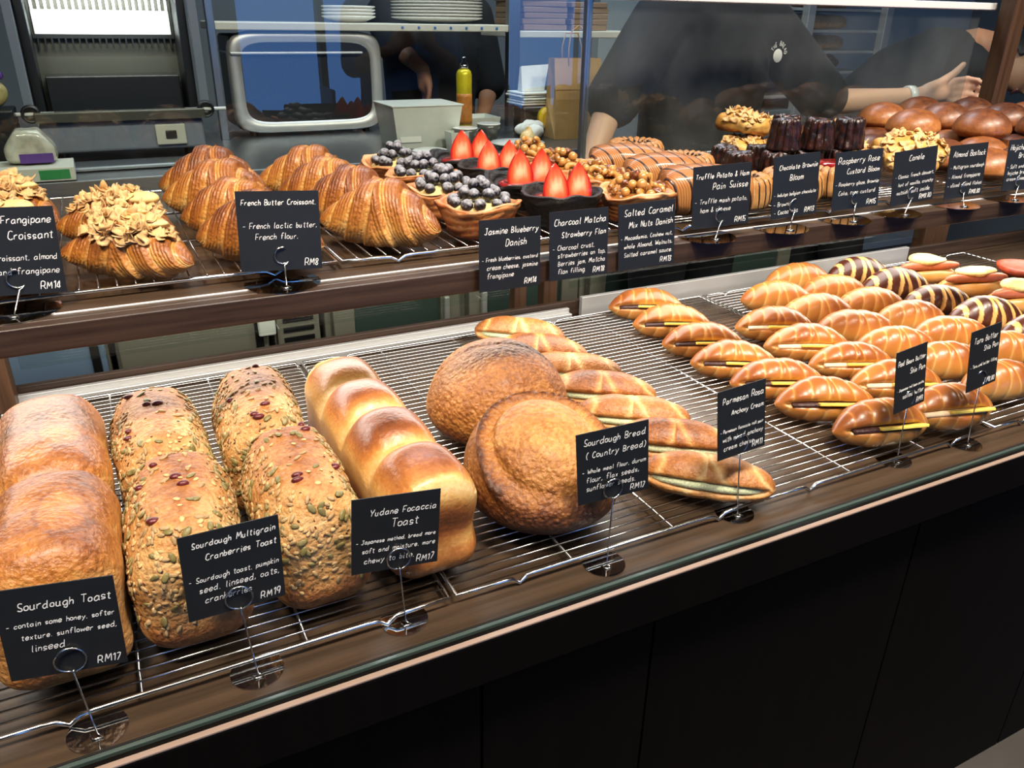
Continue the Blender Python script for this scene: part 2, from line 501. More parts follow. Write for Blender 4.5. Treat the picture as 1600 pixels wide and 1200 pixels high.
# posts
def post(x, y, z0, z1, sx, sy, label):
    p = MB().box(0, 0, (z1-z0)/2, sx, sy, z1-z0, bev=0.003)
    return tag(p.build('wooden_post', M['post'], None, False, (x, y, z0)), label, 'post', 'posts carrying the upper shelf')
post(-0.225, 1.40, 0.80, 1.069, 0.078, 0.05, 'brown wooden post at the back corner behind the sourdough loaves')
post(0.775, 1.485, 0.80, 1.069, 0.03, 0.03, 'slim dark wooden post below the shelf, beside the glass edge behind the baguettes')
post(0.85, 1.485, 0.80, 1.069, 0.035, 0.03, 'lighter slim wooden post below the shelf, behind the baguettes')
post(2.13, 1.485, 0.80, 1.069, 0.10, 0.04, 'wooden post below the shelf behind the chocolate striped rolls')
post(2.275, 1.50, 1.104, 1.80, 0.055, 0.045, 'tall brown wooden post rising from the upper shelf behind the brown buns')

# upper shelf
us = thing('upper_shelf', 'dark brown wooden upper shelf carrying pastries above the lower deck', 'shelf', (1.0, 1.2, 1.07))
rel(MB().box(1.0, 1.255, 1.0895, 5.0, 0.665, 0.029, bev=0.002), 'shelf_board', M['deck'], us, base=(1.0, 1.2, 1.07))
rel(MB().box(1.0, 0.914, 1.0890, 5.0, 0.018, 0.030, bev=0.002), 'shelf_front', M['shelf'], us, base=(1.0, 1.2, 1.07))

# glass panes behind the pastries
def pane(name, x0, x1, y, z0, z1, mat, label, edge_side=None):
    t = thing('glass_pane', label, 'glass pane', ((x0+x1)/2, y, z0), 0, 'glass panes of the display case')
    MB().box(0, 0, (z1-z0)/2, x1-x0, 0.004, z1-z0).build('glass_sheet', mat, t)
    if edge_side is not None:
        MB().box(edge_side*(x1-x0)/2 + edge_side*0.003, 0, (z1-z0)/2, 0.006, 0.014, z1-z0, bev=0.001).build('edge_strip', M['steel'], t)
    return t
pane('p', -1.2, 0.985, 1.585, 1.105, 1.80, M['glass'], 'clear glass pane behind the croissants with blue street reflections', 1)
pane('p', 0.97, 2.235, 1.565, 1.105, 1.437, M['glass_haze'], 'glass pane with painted haze in front of the staff member in the black shirt', -1)
pane('p', 2.32, 3.3, 1.56, 1.105, 1.80, M['glass'], 'glass pane to the side of the tall wooden post', None)
pane('p', -0.18, 0.75, 1.475, 0.846, 1.069, M['glass'], 'glass pane below the shelf behind the loaves', None)
pane('p', 0.90, 2.06, 1.475, 0.846, 1.069, M['glass'], 'glass pane below the shelf behind the butter rolls', None)
mb = MB().box(0, 0, 0, 1.30, 0.03, 0.018, bev=0.003)
tag(mb.build('light_rail', M['white'], None, False, (1.615, 1.555, 1.447)), 'slim white rail along the top of the hazy glass pane', 'rail')

# ---------------------------------------------------------------- wire racks
def wire_rack(x0, x1, y0, y1, z, label, feet, along='x', pitch=0.0152, cross=(1/3, 2/3), base=0.8, grp='wire cooling racks on the lower deck'):
    cx, cy = (x0+x1)/2, (y0+y1)/2
    t = thing('cooling_rack', label, 'rack', (cx, cy, base), 0, grp)
    hx, hy = (x1-x0)/2, (y1-y0)/2; h = z-base
    fr = MB(); r = 0.0026
    # outer frame, its front and back sides dip to feet
    def side(yy):
        pts = [(-hx, yy, h-0.003)]
        for f in feet:
            fx = f - cx
            pts += [(fx-0.022, yy, h-0.003), (fx-0.010, yy, h-0.004), (fx, yy, r+0.0004), (fx+0.010, yy, h-0.004), (fx+0.022, yy, h-0.003)]
        pts.append((hx, yy, h-0.003))
        return pts
    loop = side(-hy) + [(hx, y, h-0.003) for y in (-hy*0.6, 0, hy*0.6)] + side(hy)[::-1] + [(-hx, y, h-0.003) for y in (hy*0.6, 0, -hy*0.6)]
    fr.tube(loop, r, 8, closed=True)
    fr.build('frame', M['chrome'], t, True)
    w = MB(); rw = 0.00115
    if along == 'x':
        n = int((y1-y0)/pitch)
        for i in range(1, n):
            y = -hy + 2*hy*i/n
            w.tube([(-hx, y, h), (hx, y, h)], rw, 5)
    else:
        n = int((x1-x0)/pitch)
        for i in range(1, n):
            x = -hx + 2*hx*i/n
            w.tube([(x, -hy, h), (x, hy, h)], rw, 5)
    tag(w.build('wires', M['chrome'], t, True), kind='stuff')
    for c in cross:
        if along == 'x': MB().tube([(-hx+2*hx*c, -hy, h-0.0028), (-hx+2*hx*c, hy, h-0.0028)], 0.0018, 6).build('cross_bar', M['chrome'], t, True)
        else: MB().tube([(-hx, -hy+2*hy*c, h-0.0028), (hx, -hy+2*hy*c, h-0.0028)], 0.0018, 6).build('cross_bar', M['chrome'], t, True)
    return t
wire_rack(-0.21, 0.262, 0.655, 1.385, 0.815, 'wire rack under the tall loaves', (-0.115, 0.19))
wire_rack(0.272, 0.722, 0.655, 1.385, 0.815, 'wire rack under the round loaves and baguettes', (0.351, 0.646))
wire_rack(0.730, 1.205, 0.655, 1.385, 0.815, 'mostly empty wire rack with the red bean butter rolls', (0.81, 1.108))
wire_rack(1.213, 1.69, 0.655, 1.385, 0.815, 'wire rack under the plain butter rolls', (1.282, 1.60))
wire_rack(1.698, 2.15, 0.655, 1.385, 0.815, 'wire rack under the sausage rolls', (1.78, 2.07))
G2 = 'wire cooling racks on the upper shelf'
wire_rack(-0.22, 0.248, 0.975, 1.54, 1.117, 'wire rack under the almond croissants', (-0.14, 0.17), 'y', 0.019, (0.33, 0.66), 1.104, G2)
wire_rack(0.256, 0.70, 0.975, 1.54, 1.117, 'wire rack under the butter croissants and blueberry danishes', (0.33, 0.63), 'y', 0.019, (0.33, 0.66), 1.104, G2)
wire_rack(0.708, 1.17, 0.955, 1.545, 1.117, 'wire rack under the striped pastries', (0.78, 1.09), 'x', 0.015, (0.33, 0.66), 1.104, G2)
wire_rack(1.178, 1.66, 0.965, 1.545, 1.117, 'wire rack under the fluted brown cakes', (1.25, 1.58), 'x', 0.015, (0.33, 0.66), 1.104, G2)
wire_rack(1.668, 2.20, 0.965, 1.545, 1.117, 'wire rack under the brown buns', (1.74, 2.1), 'x', 0.015, (0.33, 0.66), 1.104, G2)

# ---------------------------------------------------------------- bread on the lower deck
DK = 0.8165      # top of the wires
BUTTERY = [(0.0, '#e9c27c'), (0.35, '#dd9f50'), (0.62, '#c4732c'), (0.85, '#8f4316'), (1.0, '#5a260c')]
M['roll'] = crust('glossy_roll_crust', [(0.0, '#d6aa68'), (0.3, '#c2853f'), (0.6, '#a5602a'), (0.85, '#82451c'), (1.0, '#633213')], 0.33, 160, 0.06, 0.06, coat=0.25)
M['choc_roll'] = crust('chocolate_stripe_crust', [(0.0, '#e6b873'), (0.3, '#d19a52'), (0.5, '#6d3820'), (0.7, '#4a2214'), (1.0, '#33160d')], 0.35, 120, 0.05, 0.12, coat=0.25)
M['sourdough'] = crust('sourdough_crust', [(0.0, '#ddb67a'), (0.3, '#cd9654'), (0.55, '#b57437'), (0.8, '#8b4f24'), (1.0, '#5a3018')], 0.42, 42, 0.36, 0.8, 0.5, 0.15, bdist=0.004)
M['country'] = crust('country_bread_crust', [(0.0, '#d8b27a'), (0.3, '#c4914e'), (0.55, '#a66c32'), (0.8, '#7c4822'), (1.0, '#4a2813')], 0.5, 48, 0.34, 0.9, 0.8, 0.05, bdist=0.004)
M['seedloaf'] = crust('multigrain_crust', [(0.0, '#d8b27a'), (0.35, '#c69154'), (0.6, '#a66a36'), (0.85, '#7a4526'), (1.0, '#4e2a16')], 0.5, 55, 0.4, 0.9, 0.4, bdist=0.004)
M['yudane'] = crust('soft_toast_crust', [(0.0, '#e6c994'), (0.25, '#d8a962'), (0.5, '#bd7a3c'), (0.75, '#8d4f27'), (1.0, '#5b2f18')], 0.36, 30, 0.2, 0.5, 0.35, 0.2, bdist=0.002)
M['baguette'] = crust('baguette_crust', [(0.0, '#d9b47a'), (0.3, '#c48d4e'), (0.6, '#a5662f'), (0.85, '#7c4620'), (1.0, '#522c15')], 0.45, 130, 0.28, 0.8, 0.5, 0.05)
M['crumb'] = plain('pale_crumb', '#efdcae', 0.7, var=0.15, scale=200, bump=0.3)
M['butter'] = plain('butter', '#f3d763', 0.35, var=0.06, scale=60, sss=0.1)
M['redbean'] = plain('red_bean_paste', '#3a1c18', 0.45, var=0.4, scale=300, bump=0.6)
M['ham'] = plain('pale_spread', '#ecd2ae', 0.5, var=0.1, scale=120)
M['herbcream'] = plain('herb_cream', '#bfc7a0', 0.6, var=0.28, scale=420, bump=0.4)
M['salt'] = plain('salt_flakes', '#fbfaf5', 0.4)
M['oat'] = plain('oat_flakes', '#cfae78', 0.6, var=0.12, scale=300)
M['sunseed'] = plain('sunflower_kernels', '#a98c60', 0.5, var=0.15, scale=200)
M['pumpkin'] = plain('pumpkin_seeds', '#7c7243', 0.4, var=0.2, scale=200)
M['linseed'] = plain('linseed', '#4a2a18', 0.4)
M['cranberry'] = plain('dried_cranberry', '#5a1a1c', 0.35, var=0.4, scale=150)
M['sausage'] = plain('sausage', '#b9653f', 0.35, var=0.2, scale=80)
M['cheese'] = plain('melted_cheese', '#e9cf86', 0.45, var=0.2, scale=120, bump=0.5)

def smooth(x, a, b):
    t = np.clip((x-a)/(b-a), 0, 1); return t*t*(3-2*t)
def spindle(name, L, W, H, mat, seed=1, wraps=5, depth=0.07, power=2.1, tip=0.62, bend=0.0, nu=120, nv=48, notch=None,
            slant=0.25, brown=0.6, top=0.35, valley=-0.35, stripe=None, rough=0.0, lamk=26, flatten=0.45, sharp=1.0, crest=0.0, edgew=0.10, step=0.0):
    """elongated rolled pastry lying along x, centred, resting on z = 0"""
    u = np.linspace(-1, 1, nu)[:, None]; v = (np.arange(nv)/nv*2*PI)[None, :]
    U = np.broadcast_to(u, (nu, nv)); Vv = np.broadcast_to(v, (nu, nv))
    ca, sa = np.cos(Vv), np.sin(Vv)     # 0 = +y (back), pi/2 = up, pi = front
    base = (1-np.abs(U)**power)**tip
    # wraps: bands stepping down from the middle to the tips, slanted round the body
    s = U*(wraps/2) + slant*sa*np.sign(U+1e-6) + slant*0.4*ca
    t = s - np.floor(s+0.5)             # -0.5..0.5 inside a band
    band = 1-(2*np.abs(t))**2.6
    edge = np.exp(-((np.abs(t)-0.5)/edgew)**2)
    if step:
        sa_ = np.abs(s)+0.5; fr_ = sa_-np.floor(sa_)
        band = fr_**0.8*(1-smooth(fr_, 0.86, 1.0))
        edge = 1-smooth(fr_, 0.0, 0.45)
    ff = Fbm(seed, 1.0, 3)
    n1 = ff(U*4, ca*1.6, sa*1.6)
    r = base*(1-depth + depth*band + 0.025*n1*(0.4+base))
    if crest: r = r*(1+crest*np.exp(-(U/0.33)**2)*smooth(sa, 0.0, 1.0))
    nm = 0
    if notch:
        a0, wd, dp, u0, u1 = notch
        dv = (Vv-a0+PI) % (2*PI)-PI
        nm = np.exp(-(dv/wd)**4)*smooth(U, u0-0.08, u0+0.08)*(1-smooth(U, u1-0.08, u1+0.08))
        r = r*(1-dp*nm)
    x = L/2*U
    y = W/2*r*ca - bend*(U**2)
    z = H/2*r*sa
    z = np.where(z < 0, z*flatten*2*0.9, z)
    zmin = -H/2*flatten*1.1
    z = np.maximum(z, zmin*0.92+0.0*z)
    z = z - z.min()
    if rough: 
        g = Fbm(seed+50, 60.0, 2)
        y = y + rough*g(x, y, z); z = np.maximum(z + rough*g(y, z, x)*(z > 0.003), 0)
    br = brown + top*smooth(sa, -0.6, 0.9) - 0.33 + valley*edge + 0.10*n1 + 0.10*(band-0.5)
    if stripe is not None: 
        st = (smooth(np.abs(t), stripe-0.04, stripe+0.02))
        br = np.where(st > 0.5, 0.12+0.1*n1, 0.72+0.1*n1)
    if notch: br = br*(1-nm) + nm*0.0
    lam = s
    return grid_mesh(name, np.stack([x, y, z], -1), mat, True, {'brown': br, 'lam': lam})

def scatter_on(me, count, size, zmin, seed, mats=('salt',), region=None, shape='grain', name='salt', normal_z=0.2, mix=None, lift=0.3):
    """loose topping: one mesh of many small bits lying on the surface of me"""
    rnd = random.Random(seed)
    polys = [p for p in me.polygons if p.normal.z > normal_z and p.center.z > zmin and (region is None or region(p.center))]
    if not polys: return None
    mb = MB(); n = 0
    ar = [p.area for p in polys]
    picks = rnd.choices(polys, weights=ar, k=count)
    for p in picks:
        c = p.center; nr = p.normal
        q = nr.to_track_quat('Z', 'Y') @ Euler((rnd.uniform(-.3, .3), rnd.uniform(-.3, .3), rnd.uniform(0, 6.28))).to_quaternion()
        k = rnd.choices(range(len(mats)), weights=mix)[0] if mix else rnd.randrange(len(mats))
        mb.mi = k
        sx, sy, sz = size[k] if isinstance(size, list) else size
        f = rnd.uniform(0.75, 1.25)
        m4 = Matrix.Translation(c + nr*sz*lift) @ q.to_matrix().to_4x4()
        if shape == 'grain' or mats[k] in ('salt',):
            mb.box(0, 0, 0, sx*f, sy*f, sz*f, M=m4)
        elif shape == 'flake':
            # a thin curved almond slice
            vs = []; nn = 10
            for r_ in (1.0, 0.55):
                for j in range(nn):
                    a = 2*PI*j/nn
                    px = sx*f*r_*math.cos(a)*(1 if math.cos(a) < 0 else 1.15); py = sy*f*r_*math.sin(a)*(1-0.25*math.cos(a))
                    vs.append((px, py, sz + 1.6*px*px/sx*0.35))
            vs.append((0, 0, sz)); m_ = len(vs); 
            vs2 = [(a_, b_, c_-sz*0.9) for a_, b_, c_ in vs]
            fs = []
            for j in range(nn):
                l = (j+1) % nn
                fs += [(j, l, nn+l, nn+j), (nn+j, nn+l, 2*nn), (m_+l, m_+j, m_+nn+j, m_+nn+l), (m_+nn+l, m_+nn+j, m_+2*nn), (l, j, m_+j, m_+l)]
            mb.add(vs+vs2, fs, m4)
        else:
            mb.ball((0, 0, 0), 1.0, 7, 5, (sx*f/2, sy*f/2, sz*f/2), M=m4)
    return mb.mesh(name, [M[m] for m in mats], True)

# ---- tall loaves
def loaf_mesh(name, w, l, h, mat, seed, dome=0.02, lobes=0, r=0.03, bul=0.004, n=44, brownf=None):
    f1 = Fbm(seed, 22, 3); f2 = Fbm(seed+9, 75, 2)
    def fn(P, N):
        hh = np.array([w/2, l/2, h/2])
        Q = rounded(P, hh, r)
        X, Y, Z = Q[:, 0]/(w/2), Q[:, 1]/(l/2), Q[:, 2]/(h/2)
        up = smooth(Z, -0.1, 1.0)
        dz = dome*(1-np.clip(np.abs(X), 0, 1)**2.2)*up*(1-0.35*np.abs(Y)**4)
        lob = 0
        if lobes:
            ph = (Y*0.5+0.5)*lobes
            tt = ph-np.floor(ph)
            lob = np.abs(2*tt-1)**3.2
            dz = dz - 0.020*lob*up*(np.abs(Y) < 0.93)
            Q[:, 0] *= 1-0.05*lob*up*(np.abs(Y) < 0.93)
        waist = 1-0.05*np.exp(-((Z+0.15)/0.4)**2)
        Q[:, 0] *= waist
        Q[:, 1] *= 1-0.03*np.exp(-((Z+0.15)/0.5)**2)
        Q[:, 2] += dz
        d = f1(Q[:, 0], Q[:, 1], Q[:, 2])*bul + f2(Q[:, 0], Q[:, 1], Q[:, 2])*bul*0.3
        side = smooth(Z, -0.95, -0.7)
        Q += N*(d*side)[:, None]
        Q[:, 2] += h/2
        Q[:, 2] -= Q[:, 2].min()
        br = brownf(X, Y, Z, lob, d/bul) 
        return Q, {'brown': br, 'lam': Y}
    return blob(name, n, fn, mat)
def fan(X, Y, Z):
    return smooth(Z, 0.3, 1.0)
b_sour = lambda X, Y, Z, lob, d: -0.10*np.exp(-(((X-0.3)/0.38)**2+((Y+0.15)/0.42)**2)**2)*smooth(Z, 0.3, 0.8) + 0.14*np.exp(-((np.sqrt(((X-0.3)/0.38)**2+((Y+0.15)/0.42)**2)-1.05)/0.10)**2)*smooth(Z, 0.3, 0.8)*(Y < 0.3) + 0.14 + 0.42*smooth(Z, 0.55, 1.0) + 0.40*smooth(-Y, 0.8, 1.0)*smooth(-Z, 0.0, 0.8) + 0.13*d
sour = loaf_mesh('loaf', 0.116, 0.203, 0.126, M['sourdough'], 3, 0.022, 0, 0.034, 0.003, brownf=b_sour)
b_seed = lambda X, Y, Z, lob, d: 0.18 + 0.42*smooth(Z, 0.6, 1.0)*(1-np.abs(X)) + 0.5*smooth(-Y, 0.7, 1.0)*smooth(-Z, -0.1, 0.7) + 0.12*d
seedm = loaf_mesh('loaf', 0.109, 0.195, 0.116, M['seedloaf'], 11, 0.026, 0, 0.036, 0.003, brownf=b_seed)
b_yud = lambda X, Y, Z, lob, d: 0.10 + 0.62*smooth(Z, 0.55, 1.0)*np.clip(1-lob*1.5, 0, 1) - 0.05*lob + 0.95*np.exp(-((Z-0.20)/0.36)**2)*smooth(-Y, 0.86, 0.97)*(1-np.abs(X)**4) + 0.50*smooth(-Z, 0.0, 0.6) + 0.09*d + 0.35*np.exp(-((Z+0.2)/0.3)**2)*smooth(np.abs(X), 0.8, 1)
yud = loaf_mesh('loaf', 0.108, 0.40, 0.120, M['yudane'], 21, 0.024, 4, 0.030, 0.0016, 60, brownf=b_yud)

def whole(name, me, label, cat, loc, rz, group, s=1.0, part='crust'):
    t = thing(name, label, cat, loc, rz, group); put(part, me, t); t.scale = (s, s, s); return t
G = 'sourdough toast loaves'
def bread1(name, me, label, loc, rz, group, s=None):
    o = put(name, me, None, loc, (0, 0, rz)); tag(o, label, 'bread', group)
    if s: o.scale = s
    return o
# curled swirl scar on the smooth loaves: a raised flap of dough
def swirl(me_parent, cx, cy, w, l, z, mat):
    mb = MB()
    return mb
a = bread1('sourdough_toast', sour, 'golden smooth sourdough loaf at the front left corner, behind the Sourdough Toast card', (-0.106, 0.765, DK), math.radians(-2), G, (1.0, 0.86, 1.06))
b = bread1('sourdough_toast', sour, 'golden smooth sourdough loaf at the back, next to the wooden corner post', (-0.112, 0.972, DK), math.radians(2), G, (1.03, 1.08, 1.0))

SEEDS = ('oat', 'sunseed', 'pumpkin', 'linseed')
SZ = [(0.0065, 0.0045, 0.0016), (0.0095, 0.0042, 0.0024), (0.0115, 0.0065, 0.0026), (0.0032, 0.0018, 0.0012)]
def seedloaf(loc, rz, label, seed, s=(1, 1, 1)):
    t = thing('multigrain_loaf', label, 'bread', loc, rz, 'multigrain cranberry loaves')
    put('crust', seedm, t)
    wx = 0.056
    reg = lambda c: (abs(c.x) > 0.030 and c.z > 0.035) or (c.y < -0.06 and 0.055 < c.z) or (c.y > 0.08) or random.Random(int(c.x*9e4+c.y*7e5)).random() < 0.16
    me = scatter_on(seedm, 900, SZ, 0.035, seed, SEEDS, reg, 'seed', 'seed_coating', -0.5, (0.42, 0.40, 0.18, 0.25))
    tag(put('seed_coating', me, t), kind='stuff', label='oats, sunflower kernels and pumpkin seeds')
    rnd = random.Random(seed)
    tops = [p for p in seedm.polygons if p.normal.z > 0.6 and p.center.z > 0.11]
    for i in range(5):
        p = rnd.choice(tops)
        mb = MB(); mb.ball((0, 0, 0), 1, 10, 7, (rnd.uniform(.004, .0085), rnd.uniform(.003, .0055), .0032))
        tag(mb.build('cranberry', M['cranberry'], t, True, p.center + p.normal*0.0008), label='dark red dried cranberry')
    t.scale = s
    return t
seedloaf((0.014, 0.772, DK), math.radians(-2), 'seeded multigrain loaf behind the Multigrain Cranberries card, front of its row', 1, (1.02, 1, 1.03))
seedloaf((0.010, 0.972, DK), math.radians(3), 'seeded multigrain loaf directly beside the rear smooth sourdough loaf', 2, (1.0, 1, 1.0))
seedloaf((0.139, 0.774, DK), math.radians(1), 'seeded multigrain loaf with green pumpkin seeds on its front, beside the Focaccia Toast card', 3, (1.0, 1, 1.06))
seedloaf((0.132, 0.976, DK), math.radians(-2), 'seeded multigrain loaf at the rear, touching the four-humped loaf', 4, (1.0, 1, 1.04))
o = put('yudane_toast', yud, None, (0.262, 0.878, DK), (0, 0, math.radians(1.5)))
tag(o, 'long pale soft loaf with four browned humps beside the seeded loaves', 'bread')

# ---- round country loaves
def round_loaf(name, rx, ry, h, seed, ear=False):
    f1 = Fbm(seed, 14, 3); f2 = Fbm(seed+3, 60, 2)
    def fn(P, N):
        x, y, z = N[:, 0], N[:, 1], N[:, 2]
        rad = np.sqrt(x*x+y*y)
        zz = np.where(z > 0, z, z*0.62)
        Q = np.stack([x*rx, y*ry, zz*h*0.66], 1)
        Q[:, 2] = np.maximum(Q[:, 2], -h*0.30)
        d = f1(Q[:, 0], Q[:, 1], Q[:, 2])*0.004 + f2(Q[:, 0], Q[:, 1], Q[:, 2])*0.0008
        br = 0.45 + 0.11*d/0.004 + 0.32*smooth(-z, 0.0, 0.5)
        # a shallow crease across the top
        cr = np.exp(-((y*0.9+0.35*x-0.05)/0.05)**2)*smooth(z, 0.2, 0.6)
        if not ear: d = d - 0.004*cr; br = br + 0.12*cr
        if ear:
            # opened score: an arc, inside it paler expanded crust that bulges
            ang = np.arctan2(y, x); cxr = np.sqrt((x+0.05)**2+(y+0.28)**2)
            arc = (cxr-0.78)
            inside = smooth(-arc, -0.02, 0.03)*smooth(z, -0.15, 0.1)*smooth(x+1.2*y+1.05, 0.0, 0.2)
            ridge = np.exp(-(arc/0.035)**2)*smooth(z, 0.05, 0.35)
            d = d + 0.010*ridge - 0.006*np.exp(-((arc+0.09)/0.05)**2)*smooth(z, 0.1, 0.4)
            br = br - 0.12*inside + 0.45*ridge + 0.3*smooth(-z, -0.25, 0.05)
        Q += N*(d*smooth(z, -0.45, -0.1))[:, None]
        Q[:, 2] -= Q[:, 2].min()
        return Q, {'brown': br, 'lam': x}
    return blob(name, 48, fn, M['country'])
rl1 = round_loaf('crust', 0.106, 0.108, 0.140, 31)
rl2 = round_loaf('crust', 0.104, 0.107, 0.146, 35, True)
o = put('country_bread', rl1, None, (0.482, 0.995, DK)); tag(o, 'round golden country loaf at the rear without a card, in front of the baguettes', 'bread', 'round country loaves')
t = thing('country_bread', 'round country loaf with a raised dark ear, behind the Country Bread card', 'bread', (0.445, 0.775, DK), math.radians(-8), 'round country loaves')
put('crust', rl2, t)
# the ear: a thin torn ridge of crust following the score
mb = MB(); rnd = random.Random(5)
pts = []
for i in range(25):
    a = math.radians(28 + i*6.2)
    nx, ny = -0.05+0.80*math.cos(a), -0.28+0.80*math.sin(a)
    rr = min(0.97, math.hypot(nx, ny)); nz = math.sqrt(max(0.0, 1-rr*rr))
    pts.append(Vector((nx*0.106+rnd.uniform(-.001, .001), ny*0.109+rnd.uniform(-.001, .001), nz*0.146*0.66 + 0.0440 + 0.0050 + rnd.uniform(-.0018, .0018))))
for off, rad in ((0, 0.0042), (0.004, 0.0028), (-0.0035, 0.0026)):
    mb.tube([p+Vector((off*0.8+rnd.uniform(-.001, .001), off*0.9, -abs(off)*0.8)) for p in pts[2:-3]], [0.0006+rad*math.sin(PI*i/19)*rnd.uniform(0.55, 1.0) for i in range(20)], 7)
tag(mb.build('ear', crust('ear_crust', [(0, '#8a5127'), (1, '#4f2a13')], 0.5, 90, .3, .5), t, True), label='dark raised ear of crust')

# ---- parmesan baguettes
def split_baguette(seed):
    bg = spindle('crust', 0.184, 0.074, 0.070, M['baguette'], seed, wraps=3.2, depth=0.05, power=2.6, tip=0.55, nu=110, nv=56, notch=(PI-0.14, 0.22, 0.45, -0.88, 0.88),
                 slant=0.45, brown=0.62, top=0.22, valley=-0.42, rough=0.0004, flatten=0.42)
    t = thing('split_baguette', 'x', 'baguette', (0, 0, 0), 0, 'split baguettes with herb cream')
    put('crust', bg, t)
    u = [i/16*2-1 for i in range(17)]
    mb = MB(); rnd = random.Random(seed)
    V = []
    for ux in u:
        w = (1-abs(ux)**3)**0.5*0.9+0.02
        cy = -0.0275*w; cz = 0.014 + 0.0048*w
        V.append([(ux*0.080, cy + 0.0090*w*math.cos(k/10*2*PI)*(1+rnd.uniform(-.1, .1)), cz + 0.0068*w*math.sin(k/10*2*PI)*(1+rnd.uniform(-.15, .15))) for k in range(10)])
    me = grid_mesh('filling', np.array(V), M['herbcream'])
    tag(put('filling', me, t), label='pale green-flecked herb cream')
    return t
bags = [split_baguette(60), split_baguette(64)]
BG = [(0.683, 1.299, -40), (0.672, 1.198, -34), (0.682, 1.100, -32), (0.685, 1.003, -34), (0.680, 0.906, -34), (0.686, 0.808, -36), (0.665, 0.708, -42)]
BL = ['topmost split baguette at the far end of its row below the upper shelf', 'second split baguette from the shelf end of the row', 'third split baguette from the shelf end, behind the rear round loaf',
      'middle split baguette of the seven, fourth from either end', 'third split baguette from the near end, behind the front round loaf', 'second split baguette from the near end, beside the Country Bread card', 'nearest split baguette, cream slit facing forward beneath the Parmesan card']
for i, (x, y, a) in enumerate(BG):
    src = bags[i % 2]
    t = src if i < 2 else copy_tree(src)
    place(t, (x, y, DK), math.radians(a), BL[i], (1.0, 1.0, 1.0))

# ---- butter rolls
def roll(seed, split=None, w=0.081, h=0.086, L=0.168, mat='roll'):
    kw = {}
    if split: kw['notch'] = (PI-0.35, 0.15, 0.42, -0.82, 0.66)
    me = spindle('bun', L, w, h, M[mat], seed, wraps=6.2, depth=0.055, power=2.0, tip=0.72, bend=0.008, nu=110, nv=48, slant=0.35, brown=0.50, top=0.40, valley=-0.34, edgew=0.055,
                 stripe=0.33 if mat == 'choc_roll' else None, **kw)
    nm = {'redbean': 'red_bean_roll', 'ham': 'butter_slice_roll', None: 'chocolate_roll' if mat == 'choc_roll' else 'plain_roll'}[split]
    t = thing(nm, 'x', 'bread roll', (0, 0, 0), 0, 'x')
    put('bun', me, t)
    sp = scatter_on(me, 26, (0.0019, 0.0017, 0.0014), h*0.8, seed, ('salt',), lambda c: abs(c.x) < 0.02 and abs(c.y) < 0.012, 'grain', 'salt_flakes', 0.6)
    if sp: tag(put('salt_flakes', sp, t), kind='stuff')
    if split:
        mb = MB()
        V = []
        for i in range(13):
            ux = -0.72+1.30*i/12; w_ = math.sqrt(max(0.03, 1-abs(ux)**2.2))
            V.append([(ux*L/2, -w*0.345*w_ - 0.008*ux*ux + 0.0085*w_*math.cos(k/8*2*PI), h*0.2 + h*0.5*0.34*0.76*w_ + 0.0050*w_*math.sin(k/8*2*PI)) for k in range(8)])
        tag(put('filling', grid_mesh('filling', np.array(V), M['redbean' if split == 'redbean' else 'ham']), t), label='dark red bean paste' if split == 'redbean' else 'pale pink filling')
        bm_ = MB(); m4 = Matrix.Translation((0.018, -w*0.415, h*0.2+h*0.5*0.34*0.90+0.0008)) @ Euler((-0.35, 0.0, 0.0)).to_matrix().to_4x4()
        bm_.box(0, 0, 0, 0.080, 0.016, 0.0050, M=m4, bev=0.0012)
        tag(bm_.build('butter_slice', M['butter'], t, True), label='yellow slice of butter')
    return t
def row(protos, rows, labels, group, dz=0.0, s0=1.0):
    rnd = random.Random(len(rows)*7+1)
    for i, r in enumerate(rows):
        x, y, a = r[:3]
        p = protos[i % len(protos)]
        t = p if i < len(protos) else copy_tree(p)
        s = s0*rnd.uniform(0.95, 1.0)
        place(t, (x, y, DK + (r[3] if len(r) > 3 else 0)), math.radians(a + rnd.uniform(-3, 3)), labels[i], (s, s, s*rnd.uniform(.97, 1.05)))
        t['group'] = group
RB = [(1.003, 1.322, -26), (0.988, 1.212, -26), (0.979, 1.104, -23), (0.968, 1.001, -27), (0.980, 0.905, -24), (0.990, 0.808, -25), (1.004, 0.712, -16)]
row([roll(80, 'redbean'), roll(81, 'redbean')], RB, ['red bean roll furthest back, alone near the pale back rail', 'second red bean roll from the back of its row', 'third red bean roll from the back of its row',
     'middle red bean roll, fourth from either end of its row', 'third red bean roll from the front, behind the Parmesan card', 'second red bean roll from the front of its row', 'nearest red bean roll, lying against the Red Bean card'], 'split rolls with red bean and butter')
HB = [(1.168, 1.110, -29), (1.151, 1.006, -28), (1.163, 0.910, -25), (1.160, 0.812, -23), (1.150, 0.704, -15)]
row([roll(84, 'ham'), roll(85, 'ham')], HB, ['butter slice roll with pale filling, furthest back of its row', 'second butter slice roll with pale filling from the back', 'middle butter slice roll with pale filling, third of five',
     'butter slice roll with pale filling, partly behind the Red Bean card', 'nearest butter slice roll with pale filling, by the Taro card stand'], 'split rolls with butter and pale filling')
PL = [(1.456, 1.333, -22), (1.300, 1.243, -26), (1.462, 1.232, -18), (1.312, 1.136, -23), (1.466, 1.131, -18), (1.310, 1.032, -25), (1.465, 1.026, -20), (1.306, 0.930, -27), (1.455, 0.924, -25), (1.316, 0.836, -25), (1.470, 0.820, -21), (1.480, 0.715, -20), (1.326, 0.735, -12)]
